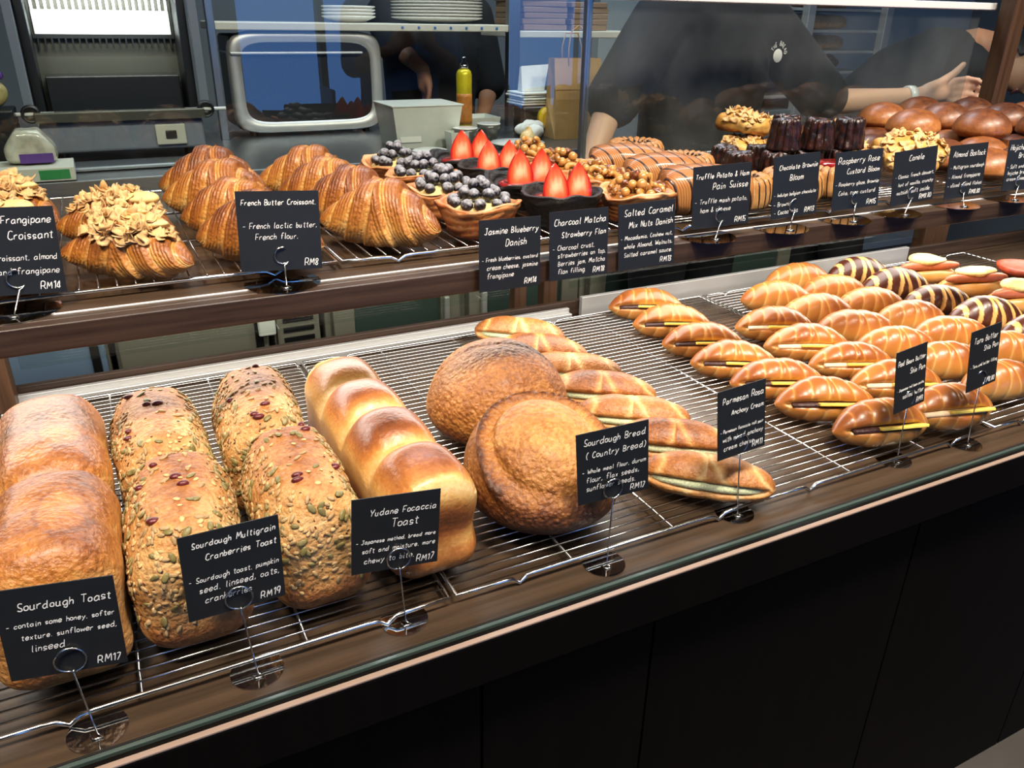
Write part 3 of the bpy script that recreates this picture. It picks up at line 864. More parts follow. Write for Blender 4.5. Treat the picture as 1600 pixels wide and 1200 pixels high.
row([roll(90), roll(91), roll(92)], PL, ['plain salted roll furthest back, touching the pale back rail', 'plain salted roll second back, nearest the empty wires', 'plain roll beside the rearmost chocolate striped roll', 'plain roll behind the furthest butter slice roll',
     'plain roll in the middle next to the second chocolate striped roll', 'plain roll next to the furthest butter slice roll', 'plain roll beside the third chocolate striped roll', 'plain roll beside the second butter slice roll', 'plain roll beside the fourth chocolate striped roll',
     'plain salted roll seen between the Red Bean and Taro cards', 'plain roll just past the Taro card, cut off by the picture edge', 'plain roll nearest the front, past the Taro card', 'plain roll half hidden behind the Taro card'], 'plain salted butter rolls')
CH = [(1.622, 1.300, -19), (1.616, 1.188, -20), (1.615, 1.076, -19), (1.618, 0.962, -19), (1.622, 0.850, -22)]
row([roll(95, None, 0.086, 0.090, 0.175, 'choc_roll'), roll(96, None, 0.086, 0.090, 0.175, 'choc_roll')], CH, ['chocolate striped roll furthest back with a salt tuft on top', 'second chocolate striped roll from the back', 'middle chocolate striped roll, third of five', 'fourth chocolate striped roll from the back, above the Taro card', 'nearest chocolate striped roll at the picture edge'], 'chocolate striped rolls')
# ---- sausage sandwiches
def sausage_roll(seed):
    t = thing('sausage_sandwich', 'x', 'sandwich', (0, 0, 0), 0, 'sausage sandwiches with melted cheese')
    me = spindle('bun', 0.172, 0.082, 0.056, M['roll'], seed, wraps=1, depth=0.02, power=2.4, tip=0.6, nu=70, nv=40, notch=(PI*0.62, 0.26, 0.5, -0.9, 0.9), brown=0.35, top=0.2, valley=0)
    put('bun', me, t)
    sg = spindle('sausage', 0.165, 0.026, 0.026, M['sausage'], seed, wraps=1, depth=0.0, power=4, tip=0.5, nu=40, nv=20, flatten=0.5)
    put('sausage', sg, t, (0, -0.012, 0.034), (0.1, 0, 0))
    f = Fbm(seed, 60, 3)
    def fn(P, N):
        Q = N*np.array([0.050, 0.022, 0.009]); d = f(Q[:, 0], Q[:, 1], Q[:, 2])*0.003
        return Q + N*d[:, None], {'brown': d*0}
    put('melted_cheese', blob('melted_cheese', 16, fn, M['cheese']), t, (0.0, -0.004, 0.056), (0.15, 0, 0))
    return t
SA = [(1.800, 1.245, -14), (1.812, 1.128, -16), (1.800, 1.005, -17)]
row([sausage_roll(70), sausage_roll(71)], SA, ['sausage sandwich furthest back, beside the striped rolls', 'middle sausage sandwich with pale melted cheese on top', 'nearest sausage sandwich, cut off by the picture edge'], 'sausage sandwiches with melted cheese')
mb = MB(); mb.lathe([(0.0, 0), (0.045, 0.0), (0.062, 0.010), (0.066, 0.022), (0.058, 0.024), (0.05, 0.019), (0.0, 0.018)], 28)
tag(mb.build('round_tart', plain('tomato_topping', '#b5482a', 0.45, var=0.4, scale=60, bump=0.4), None, True, (2.085, 1.17, DK)), 'orange red round tart alone at the far end of the lower deck', 'tart')

# ---------------------------------------------------------------- pastries on the upper shelf
UK = 1.1185
M['croissant'] = crust('croissant_crust', [(0.0, '#deb26e'), (0.28, '#ca8e43'), (0.52, '#a9682a'), (0.78, '#7c431a'), (1.0, '#4f2912')], 0.36, 110, 0.16, 0.8, coat=0.35, lam=(38.0, 0.05), blister=0.35, bdist=0.003)
M['almond'] = plain('flaked_almonds', '#cfa871', 0.5, var=0.12, scale=120)
M['frangipane'] = plain('frangipane_cream', '#d9bd7c', 0.55, var=0.15, scale=90, bump=0.5)
M['danish'] = crust('danish_shell', [(0.0, '#e2b184'), (0.3, '#c98a55'), (0.6, '#a85f30'), (0.85, '#7b3f1e'), (1.0, '#4a2412')], 0.42, 110, 0.22, 0.5, lam=(60.0, 0.16), coat=0.15)
M['charcoal'] = crust('charcoal_shell', [(0.0, '#2b2624'), (0.4, '#191514'), (0.7, '#0e0b0a'), (0.9, '#070505'), (1.0, '#050403')], 0.5, 130, 0.3, 1.0, lam=(60.0, 0.2))
M['custard'] = plain('custard', '#d8c58a', 0.4, var=0.05)
M['jam'] = plain('berry_jam', '#8d1f1c', 0.15, var=0.3, scale=100, coat=0.6)
M['berry_skin'] = plain('strawberry_skin', '#c0281a', 0.25, var=0.2, scale=250, bump=0.3, coat=0.5)
M['caramel'] = plain('caramel_nuts', '#94602b', 0.22, var=0.3, scale=90, coat=0.7)
M['cashew'] = plain('cashew', '#b88646', 0.22, var=0.15, scale=120, coat=0.6)
M['walnut'] = plain('walnut', '#74401f', 0.3, var=0.3, scale=140, bump=0.6, coat=0.5)

def blueberry_mat():
    m, nt, b = nodes_of('dusted_blueberry')
    l = nt.links.new
    tc = nt.nodes.new('ShaderNodeTexCoord'); nz = nt.nodes.new('ShaderNodeTexNoise'); nz.inputs['Scale'].default_value = 240; nz.inputs['Detail'].default_value = 4
    n2 = nt.nodes.new('ShaderNodeTexNoise'); n2.inputs['Scale'].default_value = 60
    ge = nt.nodes.new('ShaderNodeNewGeometry'); sp = nt.nodes.new('ShaderNodeSeparateXYZ'); l(ge.outputs['Normal'], sp.inputs[0])
    mr = nt.nodes.new('ShaderNodeMapRange'); mr.inputs['From Min'].default_value = -0.25; mr.inputs['From Max'].default_value = 0.8; mr.inputs['To Max'].default_value = 0.6
    l(sp.outputs['Z'], mr.inputs['Value'])   # sugar dust settles on what faces up
    ad = nt.nodes.new('ShaderNodeMath'); ad.operation = 'MULTIPLY_ADD'; ad.inputs[1].default_value = 1.2
    l(nz.outputs['Fac'], ad.inputs[0]); l(mr.outputs[0], ad.inputs[2])
    r = nt.nodes.new('ShaderNodeMapRange'); r.inputs['From Min'].default_value = 0.72; r.inputs['From Max'].default_value = 1.35
    l(ad.outputs[0], r.inputs['Value'])
    l(tc.outputs['Object'], nz.inputs['Vector']); l(tc.outputs['Object'], n2.inputs['Vector'])
    mx = nt.nodes.new('ShaderNodeMix'); mx.data_type = 'RGBA'
    mx.inputs['A'].default_value = hexl('#0c0e18'); mx.inputs['B'].default_value = hexl('#9a9ba3')
    l(r.outputs[0], mx.inputs['Factor']); l(mx.outputs['Result'], b.inputs['Base Color'])
    b.inputs['Roughness'].default_value = 0.45
    return m
M['blueberry'] = blueberry_mat()
def strawberry_cut():
    m, nt, b = nodes_of('strawberry_cut_face'); l = nt.links.new
    tc = nt.nodes.new('ShaderNodeTexCoord'); sp = nt.nodes.new('ShaderNodeSeparateXYZ'); l(tc.outputs['Object'], sp.inputs[0])
    at = nt.nodes.new('ShaderNodeAttribute'); at.attribute_name = 'brown'
    wv = nt.nodes.new('ShaderNodeTexNoise'); wv.inputs['Scale'].default_value = 220
    mp = nt.nodes.new('ShaderNodeMapping'); mp.inputs['Scale'].default_value = (1, 1, 0.2); l(tc.outputs['Object'], mp.inputs[0]); l(mp.outputs[0], wv.inputs['Vector'])
    ad = nt.nodes.new('ShaderNodeMath'); ad.operation = 'MULTIPLY_ADD'; ad.inputs[1].default_value = 0.35; l(wv.outputs['Fac'], ad.inputs[0]); l(at.outputs['Fac'], ad.inputs[2])
    rp = nt.nodes.new('ShaderNodeValToRGB'); e = rp.color_ramp.elements
    e[0].position = 0.2; e[0].color = hexl('#f0b08a'); e[1].position = 0.46; e[1].color = hexl('#e0643c')
    for p, c in ((0.8, '#c8331c'), (1.0, '#9c170f')):
        q = e.new(p); q.color = hexl(c)
    l(ad.outputs[0], rp.inputs[0]); l(rp.outputs[0], b.inputs['Base Color']); b.inputs['Roughness'].default_value = 0.28; b.inputs['Coat Weight'].default_value = 0.4
    return m
M['berry_cut'] = strawberry_cut()

def croissant_mesh(seed, L=0.178, W=0.098, H=0.122, wraps=6, **k):
    return spindle('crust', L, W, H, M['croissant'], seed, wraps=wraps, depth=0.15, power=1.7, tip=0.78, bend=0.018, nu=170, nv=64, slant=0.5, brown=0.60, top=0.36, valley=-0.30, rough=0.0007, flatten=0.40, crest=0.12, step=1, **k)
CM = [croissant_mesh(s) for s in (110, 113, 117)]
CR = [(0.335, 1.040, -42), (0.332, 1.155, -40), (0.325, 1.265, -38), (0.318, 1.375, -36), (0.172, 1.020, -38), (0.165, 1.145, -38), (0.160, 1.275, -36), (0.168, 1.405, -28)]
CL = ['large glossy butter croissant at the front beside the nearest blueberry danish', 'second butter croissant from the front in the row next to the blueberry danishes', 'third butter croissant from the front in the row next to the blueberry danishes', 'rearmost butter croissant of the row next to the blueberry danishes',
      'butter croissant half hidden behind the French Butter Croissant card', 'butter croissant behind the one at the French Butter Croissant card', 'large butter croissant, second from the rear beside the almond croissants', 'rearmost butter croissant beside the almond croissants, toward the slicing machine']
for i, (x, y, a) in enumerate(CR):
    o = put('butter_croissant', CM[i % 3], None, (x, y, UK), (0, 0, math.radians(a)))
    tag(o, CL[i], 'croissant', 'butter croissants'); s = (1.0, 0.97, 0.97, 1.0, 0.97, 0.95, 1.02, 1.0)[i]; o.scale = (s, s, s)
AM = [croissant_mesh(s, 0.175, 0.095, 0.092) for s in (121, 124)]
def almond_croissant(i, loc, rz, label, s=1.0):
    t = thing('almond_croissant', label, 'croissant', loc, math.radians(rz), 'almond frangipane croissants')
    me = AM[i % 2]; put('crust', me, t)
    zmx = max(v.co.z for v in me.vertices)
    f = Fbm(i+5, 50, 3)
    def fn(P, N):
        Q = N*np.array([0.052, 0.021, 0.010]); d = f(Q[:, 0], Q[:, 1], Q[:, 2])*0.004
        return Q + N*d[:, None] + np.array([0, 0.0, zmx-0.006]), {'brown': d*0}
    put('frangipane', blob('frangipane', 18, fn, M['frangipane']), t)
    fl = scatter_on(me, 120, (0.0078, 0.0054, 0.0009), zmx*0.66, 30+i, ('almond',), lambda c: abs(c.x) < 0.060, 'flake', 'flaked_almonds', 0.40, lift=0.6)
    tag(put('flaked_almonds', fl, t), kind='stuff')
    f2 = scatter_on(t.children[1].data, 75, (0.0080, 0.0054, 0.0009), zmx*0.8, 60+i, ('almond',), None, 'flake', 'flaked_almonds', 0.1, lift=1.0)
    tag(put('flaked_almonds', f2, t), kind='stuff')
    t.scale = (s, s, s)
almond_croissant(0, (0.020, 1.025, UK), -38, 'almond croissant in full view at the front between the Frangipane and French Butter cards', 1.0)
almond_croissant(1, (0.015, 1.175, UK), -36, 'almond croissant directly behind the one in full view', 1.0)
almond_croissant(0, (-0.125, 1.32, UK), -36, 'rearmost almond croissant at the left end of the shelf, below the bread bags', 1.05)
almond_croissant(1, (-0.130, 1.175, UK), -36, 'almond croissant at the left end, its top just over the Frangipane card', 1.02)
almond_croissant(0, (-0.120, 1.035, UK), -36, 'almond croissant hidden behind the Frangipane card with only its tip showing', 1.0)

# ---- danish shells
def shell_mesh(seed, r0, r1, h, mat, wob=0.07, nw=64):
    f = Fbm(seed, 2.2, 3); f2 = Fbm(seed+7, 9.0, 2)
    a = np.arange(nw)/nw*2*PI
    prof = [(0.02, 0), (0.7, 0), (0.95, 0.05), (1.0, 0.2), (1.03, 0.45), (1.08, 0.7), (1.14, 0.92), (1.13, 1.02), (1.04, 1.03), (0.94, 0.93), (0.88, 0.78), (0.4, 0.72), (0.02, 0.72)]
    V = []; B = []; Lm = []
    # densify
    pp = []
    for i in range(len(prof)-1):
        for k in range(3):
            t_ = k/3; pp.append((prof[i][0]*(1-t_)+prof[i+1][0]*t_, prof[i][1]*(1-t_)+prof[i+1][1]*t_))
    pp.append(prof[-1])
    for j, (q, z) in enumerate(pp):
        r = (r0 + (r1-r0)*z)*q
        w = 1 + wob*f(np.cos(a), np.sin(a), z*0.8+0*a)*min(1, z*1.5+0.2) + 0.018*f2(np.cos(a), np.sin(a), z*6+0*a)
        zz = h*z*(1+0.10*f(np.cos(a)*1.4+3, np.sin(a)*1.4, 0*a)*z)
        V.append(np.stack([r*w*np.cos(a), r*w*np.sin(a), zz+0*a], -1))
        B.append(0.35+0.4*(1-z)+0.12*f(np.cos(a)*2, np.sin(a)*2, z*4+0*a)+0.2*(z > 0.9)*0 + 0*a); Lm.append(z*0.5 + 0.04*f(np.cos(a), np.sin(a), z+0*a))
    return grid_mesh('shell', np.array(V), mat, True, {'brown': np.array(B), 'lam': np.array(Lm)})
def blueberry_mesh():
    mb = MB()
    prof = []
    for i in range(13):
        t_ = PI*i/12; r = math.sin(t_); z = -math.cos(t_)*0.88
        if i == 12: r = 0.001; z = 0.66
        if i == 11: r = 0.30; z = 0.90
        prof.append((max(r, 0.001)*0.0088, z*0.0088))
    mb.lathe(prof, 16)
    for k in range(5):
        a = 2*PI*k/5
        mb.add([(0.0026*math.cos(a-.5), 0.0026*math.sin(a-.5), 0.0066), (0.0026*math.cos(a+.5), 0.0026*math.sin(a+.5), 0.0066), (0.0036*math.cos(a), 0.0036*math.sin(a), 0.0081), (0.0022*math.cos(a), 0.0022*math.sin(a), 0.0064)], [(0, 1, 2), (1, 0, 3), (0, 2, 3), (1, 3, 2)])
    return mb.mesh('blueberry', M['blueberry'])
BBM = blueberry_mesh()
GB = 'blueberry danishes'
def custard_mesh(r, h, z, mat, nm='custard'):
    mb = MB(); mb.lathe([(0.001, z-0.006), (r*0.99, z-0.006), (r, z), (r*0.8, z+h*0.55), (r*0.45, z+h*0.93), (0.001, z+h)], 32)
    return mb.mesh(nm, mat)
DSH = [shell_mesh(s, 0.044, 0.052, 0.046, M['danish']) for s in (201, 205)]
CUS = custard_mesh(0.044, 0.012, 0.038, M['custard'])
def blueberry_danish(i, loc, rz, label):
    t = thing('blueberry_danish', label, 'pastry', loc, rz, GB)
    put('shell', DSH[i % 2], t); put('custard', CUS, t)
    rnd = random.Random(300+i)
    spots = [(0.037, k*2*PI/10+rnd.uniform(-.15, .15), 0.0480) for k in range(11)] + [(0.0215, 0.3+k*2*PI/7+rnd.uniform(-.2, .2), 0.0600) for k in range(7)] + [(0.009, 1.0+k*2.1, 0.0705) for k in range(3)]
    for (r, a, z) in spots:
        b = put('blueberry', BBM, t, (r*math.cos(a), r*math.sin(a), z+rnd.uniform(-.0015, .0015)), (rnd.uniform(-1.2, 1.2)+0.6, rnd.uniform(-1, 1), rnd.uniform(0, 6)))
        s = rnd.uniform(0.93, 1.14); b.scale = (s, s, s)
for i, (x, y, l) in enumerate([(0.470, 1.022, 'blueberry danish at the front above the Jasmine Blueberry card'), (0.468, 1.150, 'second blueberry danish from the front'), (0.480, 1.275, 'third blueberry danish from the front'), (0.478, 1.400, 'rearmost blueberry danish, near the dark reflection behind the croissants')]):
    blueberry_danish(i, (x, y, UK), i*1.3, l)

def strawberry_half(h=0.050, w=0.037, seed=1):
    """half a strawberry standing on its stem end, cut face toward -y"""
    nz, na = 14, 12
    prof = []
    for i in range(nz+1):
        t_ = i/nz
        prof.append((w/2*((0.90+0.10*math.sin(PI*t_/0.5)) if t_ < 0.25 else max(0.0, 1-((t_-0.25)/0.75)**1.75)**0.88), t_*h))
    prof = [(min(r, w/2), z) for r, z in prof]
    V = []
    B = []
    for r, z in prof:
        V.append([(r*math.cos(PI*k/na), 0.75*r*math.sin(PI*k/na), z) for k in range(na+1)])
    skin = MB(); vs = [p for row_ in V for p in row_]; fs = []
    m_ = na+1
    for i in range(nz):
        for k in range(na): fs.append((i*m_+k, i*m_+k+1, (i+1)*m_+k+1, (i+1)*m_+k))
    skin.add(vs, fs)
    me1 = skin.mesh('skin', M['berry_skin'])
    # cut face
    cols = 9; vs = []; at = []
    for r, z in prof:
        for k in range(cols):
            q = -1+2*k/(cols-1); vs.append((r*q, -0.0006-0.0012*(1-q*q), z)); at.append(min(1.0, max(abs(q)**2.4, abs(z/h-0.40)*1.25)))
    fs = [(i*cols+k, i*cols+k+1, (i+1)*cols+k+1, (i+1)*cols+k) for i in range(nz) for k in range(cols-1)]
    me2 = MB().add(vs, fs).mesh('cut_face', M['berry_cut'])
    a_ = me2.attributes.new('brown', 'FLOAT', 'POINT'); a_.data.foreach_set('value', at)
    return me1, me2
SB1, SB2 = strawberry_half()
CSH = [shell_mesh(s, 0.044, 0.053, 0.046, M['charcoal'], 0.09) for s in (221, 226)]
JAM = custard_mesh(0.045, 0.004, 0.040, M['jam'], 'jam')
def strawberry_flan(i, loc, rz, label, berries):
    t = thing('strawberry_flan', label, 'pastry', loc, rz, 'charcoal strawberry flans')
    put('shell', CSH[i % 2], t); put('jam', JAM, t)
    for (bx, by, a, tl, s) in berries:
        b = put('strawberry_half', SB1, t, (bx, by, 0.037), (math.radians(tl), 0, math.radians(a)))
        put('cut_face', SB2, b); b.scale = (s, s, s)
SBL = [(-0.019, -0.016, -18, -14, 1.12), (0.021, -0.012, -28, -12, 1.08), (0.0, 0.020, 10, -10, 0.95)]
for i, (x, y, l) in enumerate([(0.610, 1.030, 'strawberry flan with two big strawberry halves above the Charcoal Matcha card'), (0.613, 1.155, 'second strawberry flan from the front'), (0.615, 1.280, 'third strawberry flan from the front'), (0.616, 1.405, 'rearmost strawberry flan, before the coffee cups')]):
    strawberry_flan(i, (x, y, UK), 0, l, [(a_+0.002*i, b_, c_-6*i+10, d_+3*(i % 2), e_*(1+0.04*(i % 2))) for a_, b_, c_, d_, e_ in SBL])

# nut danishes
def cashew_mesh():
    pts = [(0.0085*math.cos(a), 0.0085*math.sin(a), 0) for a in [math.radians(d) for d in range(-10, 200, 21)]]
    return MB().tube(pts, [0.0022, 0.0036, 0.0043, 0.0046, 0.0046, 0.0045, 0.0044, 0.0044, 0.0042, 0.0034][:len(pts)], 8).mesh('cashew', M['cashew'])
def walnut_mesh(seed):
    f = Fbm(seed, 260, 2)
    def fn(P, N):
        Q = N*np.array([0.011, 0.0085, 0.0055]); d = np.abs(f(Q[:, 0], Q[:, 1], Q[:, 2]))*0.0022
        return Q+N*d[:, None], {'brown': d}
    return blob('walnut', 12, fn, M['walnut'])
NM = [('cashew', cashew_mesh()), ('macadamia', MB().ball((0, 0, 0), 0.0072, 12, 8).mesh('macadamia', M['cashew'])), ('walnut', walnut_mesh(5)), ('almond', MB().ball((0, 0, 0), 0.0095, 10, 8, (1, 0.6, 0.42)).mesh('almond', M['caramel']))]
def nut_danish(i, loc, label):
    t = thing('mixed_nut_danish', label, 'pastry', loc, i*0.7, 'mixed nut danishes')
    put('shell', DSH[(i+1) % 2], t); put('caramel', custard_mesh(0.045, 0.008, 0.038, M['caramel'], 'caramel'), t)
    rnd = random.Random(400+i)
    for lay, (n, rr, z) in enumerate([(12, 0.037, 0.046), (9, 0.021, 0.052), (7, 0.026, 0.060), (4, 0.008, 0.066)]):
        for k in range(n):
            a = 2*PI*k/n+rnd.uniform(-.2, .2); r = rr+rnd.uniform(-.004, .004)
            nm, me = NM[rnd.choices(range(4), weights=(4, 3, 2, 2))[0]]
            b = put(nm, me, t, (r*math.cos(a), r*math.sin(a), z+rnd.uniform(-.002, .002)), (rnd.uniform(0, 6), rnd.uniform(-1, 1), rnd.uniform(0, 6)))
            s = rnd.uniform(0.9, 1.15); b.scale = (s, s, s)
for i, (x, y, l) in enumerate([(0.727, 1.005, 'mixed nut danish at the front above the Salted Caramel card'), (0.734, 1.132, 'middle mixed nut danish, second from the front'), (0.740, 1.259, 'mixed nut danish third from the front, beside the striped folded pastries'), (0.742, 1.386, 'rearmost mixed nut danish, before the white saucer')]):
    nut_danish(i, (x, y, UK), l)

# ---- striped folded pastries (pain suisse)
def striped_mat(name, freq, a='#b98049', b_='#94592b', dark='#2a1711', duty=0.84, attr='lam', rough=0.4):
    m, nt, b = nodes_of(name); l = nt.links.new
    at = nt.nodes.new('ShaderNodeAttribute'); at.attribute_name = attr
    tc = nt.nodes.new('ShaderNodeTexCoord'); nz = nt.nodes.new('ShaderNodeTexNoise'); nz.inputs['Scale'].default_value = 30; nz.inputs['Detail'].default_value = 4
    l(tc.outputs['Object'], nz.inputs['Vector'])
    ma = nt.nodes.new('ShaderNodeMath'); ma.operation = 'MULTIPLY'; ma.inputs[1].default_value = freq; l(at.outputs['Fac'], ma.inputs[0])
    wb = nt.nodes.new('ShaderNodeMath'); wb.operation = 'MULTIPLY_ADD'; wb.inputs[1].default_value = 0.25; l(nz.outputs['Fac'], wb.inputs[0]); l(ma.outputs[0], wb.inputs[2])
    fr = nt.nodes.new('ShaderNodeMath'); fr.operation = 'FRACT'; l(wb.outputs[0], fr.inputs[0])
    gt = nt.nodes.new('ShaderNodeMath'); gt.operation = 'GREATER_THAN'; gt.inputs[1].default_value = duty; l(fr.outputs[0], gt.inputs[0])
    # fine lamination between the stripes
    m2 = nt.nodes.new('ShaderNodeMath'); m2.operation = 'MULTIPLY'; m2.inputs[1].default_value = freq*38; l(at.outputs['Fac'], m2.inputs[0])
    m3 = nt.nodes.new('ShaderNodeMath'); m3.operation = 'MULTIPLY_ADD'; m3.inputs[1].default_value = 9; l(nz.outputs['Fac'], m3.inputs[0]); l(m2.outputs[0], m3.inputs[2])
    si = nt.nodes.new('ShaderNodeMath'); si.operation = 'SINE'; l(m3.outputs[0], si.inputs[0])
    br = nt.nodes.new('ShaderNodeAttribute'); br.attribute_name = 'brown'
    a4 = nt.nodes.new('ShaderNodeMath'); a4.operation = 'MULTIPLY_ADD'; a4.inputs[1].default_value = 0.14; l(si.outputs[0], a4.inputs[0]); l(br.outputs['Fac'], a4.inputs[2])
    rp = nt.nodes.new('ShaderNodeValToRGB'); e = rp.color_ramp.elements
    e[0].position = 0.1; e[0].color = hexl(a); e[1].position = 0.9; e[1].color = hexl(b_)
    l(a4.outputs[0], rp.inputs[0])
    mx = nt.nodes.new('ShaderNodeMix'); mx.data_type = 'RGBA'; l(gt.outputs[0], mx.inputs['Factor']); l(rp.outputs[0], mx.inputs['A']); mx.inputs['B'].default_value = hexl(dark)
    l(mx.outputs['Result'], b.inputs['Base Color'])
    bp = nt.nodes.new('ShaderNodeBump'); bp.inputs['Strength'].default_value = 0.3; bp.inputs['Distance'].default_value = 0.001; l(si.outputs[0], bp.inputs['Height']); l(bp.outputs[0], b.inputs['Normal'])
    b.inputs['Roughness'].default_value = rough; b.inputs['Coat Weight'].default_value = 0.2
    return m
M['stripe'] = striped_mat('striped_dough', 1.0)
M['bloom'] = striped_mat('striped_ring_dough', 20.0/(2*PI), '#cf9f62', '#a8713c', duty=0.86)
M['choc'] = plain('dark_chocolate', '#1d0f0a', 0.3, var=0.3, scale=60)
M['crumbs'] = plain('chocolate_crumbs', '#2a150e', 0.5)
def pain_suisse_mesh(seed, L=0.140, W=0.082, H=0.070):
    """a sheet folded over: an arched long pillow with a small dark tunnel at its ends"""
    nu, nv = 60, 60
    u = np.linspace(-1, 1, nu)[:, None]*np.ones((1, nv)); v = np.ones((nu, 1))*(np.arange(nv)/nv*2*PI)[None, :]
    f = Fbm(seed, 1.5, 3)
    e = 2/2.6
    ca = np.sign(np.cos(v))*np.abs(np.cos(v))**e; sa = np.sign(np.sin(v))*np.abs(np.sin(v))**e
    end = (1-np.abs(u)**7)**0.5*0.22+0.78
    end = np.where(np.abs(u) > 0.995, 0.74, end)
    n = f(u*2, np.cos(v), np.sin(v))
    y = W/2*ca*end*(1+0.03*n); x = L/2*u*(1+0.02*n)
    z = H*0.5*(sa*end*(1+0.03*n)) + H*0.45
    arch = 0.010*(1-np.abs(u)**2)
    z = np.where(z > 0.3*H, z+arch, z)
    z = np.maximum(z, 0.0)
    lam = u*3.0 + 0.9*np.cos(v) + 0.5*np.sin(v)
    br = 0.35+0.3*smooth(sa, -0.2, 0.8)+0.1*n
    return grid_mesh('dough', np.stack([x, y, z], -1), M['stripe'], True, {'brown': br, 'lam': lam})
PS = [pain_suisse_mesh(s) for s in (251, 255)]
def pain_suisse(i, loc, rz, label):
    t = thing('striped_folded_pastry', label, 'pastry', loc, math.radians(rz), 'striped folded pastries')
    put('dough', PS[i % 2], t)
    for sx in (-1, 1):
        mb = MB(); mb.ball((sx*0.0688, 0.004, 0.030), 1, 14, 8, (0.004, 0.020, 0.011))
        tag(mb.build('filling', M['choc'], t, True), label='dark opening where the sheet folds')
        mb = MB(); mb.tube([(sx*0.0705, 0.004+0.025*math.cos(a), 0.030+0.016*math.sin(a)) for a in [math.radians(d) for d in range(-30, 300, 22)]], 0.0042, 8)
        me = mb.mesh('fold', M['danish']); put('fold', me, t)
for i, (x, y, a, l) in enumerate([(0.862, 1.008, -26, 'striped folded pastry at the front, by the Truffle Potato card'), (0.870, 1.128, -28, 'middle striped folded pastry, second from the front'), (0.876, 1.245, -30, 'rear striped folded pastry in front of the round striped one')]):
    pain_suisse(i, (x, y, UK), a, l)
# ring-shaped striped blooms
def bloom_mesh(seed, R=0.052, h=0.052):
    nu = 40; nv = 96
    f = Fbm(seed, 2, 3)
    prof = [(0.05, 0), (0.75, 0), (0.93, 0.06), (1.0, 0.25), (1.02, 0.55), (0.99, 0.8), (0.90, 0.95), (0.74, 1.02), (0.55, 0.98), (0.40, 0.88), (0.28, 0.74), (0.15, 0.68), (0.02, 0.67)]
    pp = []
    for i in range(len(prof)-1):
        for k in range(3):
            t_ = k/3; pp.append((prof[i][0]*(1-t_)+prof[i+1][0]*t_, prof[i][1]*(1-t_)+prof[i+1][1]*t_))
    a = np.arange(nv)/nv*2*PI; V = []; B = []; Lm = []
    for q, z in pp:
        sc_ = 1+0.03*np.cos(20*a+0.6)*min(1, q*1.3)+0.03*f(np.cos(a), np.sin(a), z+0*a)
        V.append(np.stack([R*q*sc_*np.cos(a), R*q*sc_*np.sin(a), h*z*(1+0.02*np.cos(20*a))], -1))
        Lm.append(a+0.10*z); B.append(0.3+0.5*(z > 0.6)*z+0*a)
    return grid_mesh('dough', np.array(V), M['bloom'], True, {'brown': np.array(B), 'lam': np.array(Lm)})
BM = [bloom_mesh(s) for s in (261, 266)]
def bloom(i, loc, label, top=None, s=1.0):
    t = thing('striped_ring_pastry', label, 'pastry', loc, i*0.9, 'striped ring pastries'); put('dough', BM[i % 2], t)
    if top == 'jam':
        mb = MB(); mb.lathe([(0.001, 0.040), (0.030, 0.044), (0.037, 0.053), (0.030, 0.058), (0.001, 0.056)], 28); tag(mb.build('raspberry_top', M['jam'], t, True), label='red raspberry disc')
    else:
        me = scatter_on(BM[i % 2], 90, (0.0034, 0.003, 0.0026), 0.030, 90+i, ('choc',), lambda c: math.hypot(c.x, c.y) < 0.026, 'grain', 'crumbs', 0.2)
        if me: tag(put('chocolate_crumbs', me, t), kind='stuff')
    t.scale = (s, s, s)
bloom(0, (0.990, 1.385, UK), 'round striped ring pastry at the rear, near the reflection of the wires', None, 1.12)
bloom(1, (0.990, 1.222, UK), 'round striped ring pastry behind the Truffle Potato card', None, 1.05)
bloom(0, (0.948, 1.020, UK), 'round striped ring pastry at the front between the Truffle and Chocolate Brownie cards', None, 1.0)
bloom(1, (1.062, 1.020, UK), 'striped ring pastry with a red raspberry top between the Chocolate Brownie and Raspberry cards', 'jam', 1.0)
bloom(0, (1.175, 1.03, UK), 'striped ring pastry hidden behind the Raspberry Rose card', 'jam', 1.0)

# ---- fluted dark cakes (caneles)
def canele_mesh(seed, R=0.0325, h=0.058):
    f = Fbm(seed, 3, 3)
    prof = [(0.02, 0), (0.85, 0), (1.0, 0.05), (0.99, 0.15), (0.96, 0.3), (0.93, 0.45), (0.89, 0.6), (0.86, 0.75), (0.83, 0.88), (0.77, 0.96), (0.62, 1.0), (0.35, 0.97), (0.02, 0.95)]
    pp = []
    for i in range(len(prof)-1):
        for k in range(3):
            t_ = k/3; pp.append((prof[i][0]*(1-t_)+prof[i+1][0]*t_, prof[i][1]*(1-t_)+prof[i+1][1]*t_))
    nv = 120; a = np.arange(nv)/nv*2*PI; V = []; B = []
    g = Fbm(seed+2, 14, 3)
    for q, z in pp:
        fl = 1-0.13*(1-np.abs(np.sin(6*a)))**1.6*min(1, q*1.2)*(1 if z < 0.97 else 0.6)
        n = 1+0.025*f(np.cos(a)*2, np.sin(a)*2, z*3+0*a)+0.012*g(np.cos(a), np.sin(a), z*1.5+0*a)
        V.append(np.stack([R*q*fl*n*np.cos(a), R*q*fl*n*np.sin(a), h*z*(1+0.02*f(np.cos(a), np.sin(a), 0*a))], -1)); B.append(0.5+0.3*f(np.cos(a)*3, np.sin(a)*3, z*5+0*a))
    return grid_mesh('canele', np.array(V), M['canele'], True, {'brown': np.array(B), 'lam': np.array(B)})
M['canele'] = crust('canele_crust', [(0.0, '#4a261b'), (0.3, '#341812'), (0.6, '#24100c'), (0.85, '#170a07'), (1.0, '#0d0505')], 0.28, 150, 0.3, 0.6, 0.5, 0.4)
CNM = [canele_mesh(s) for s in (271, 274)]
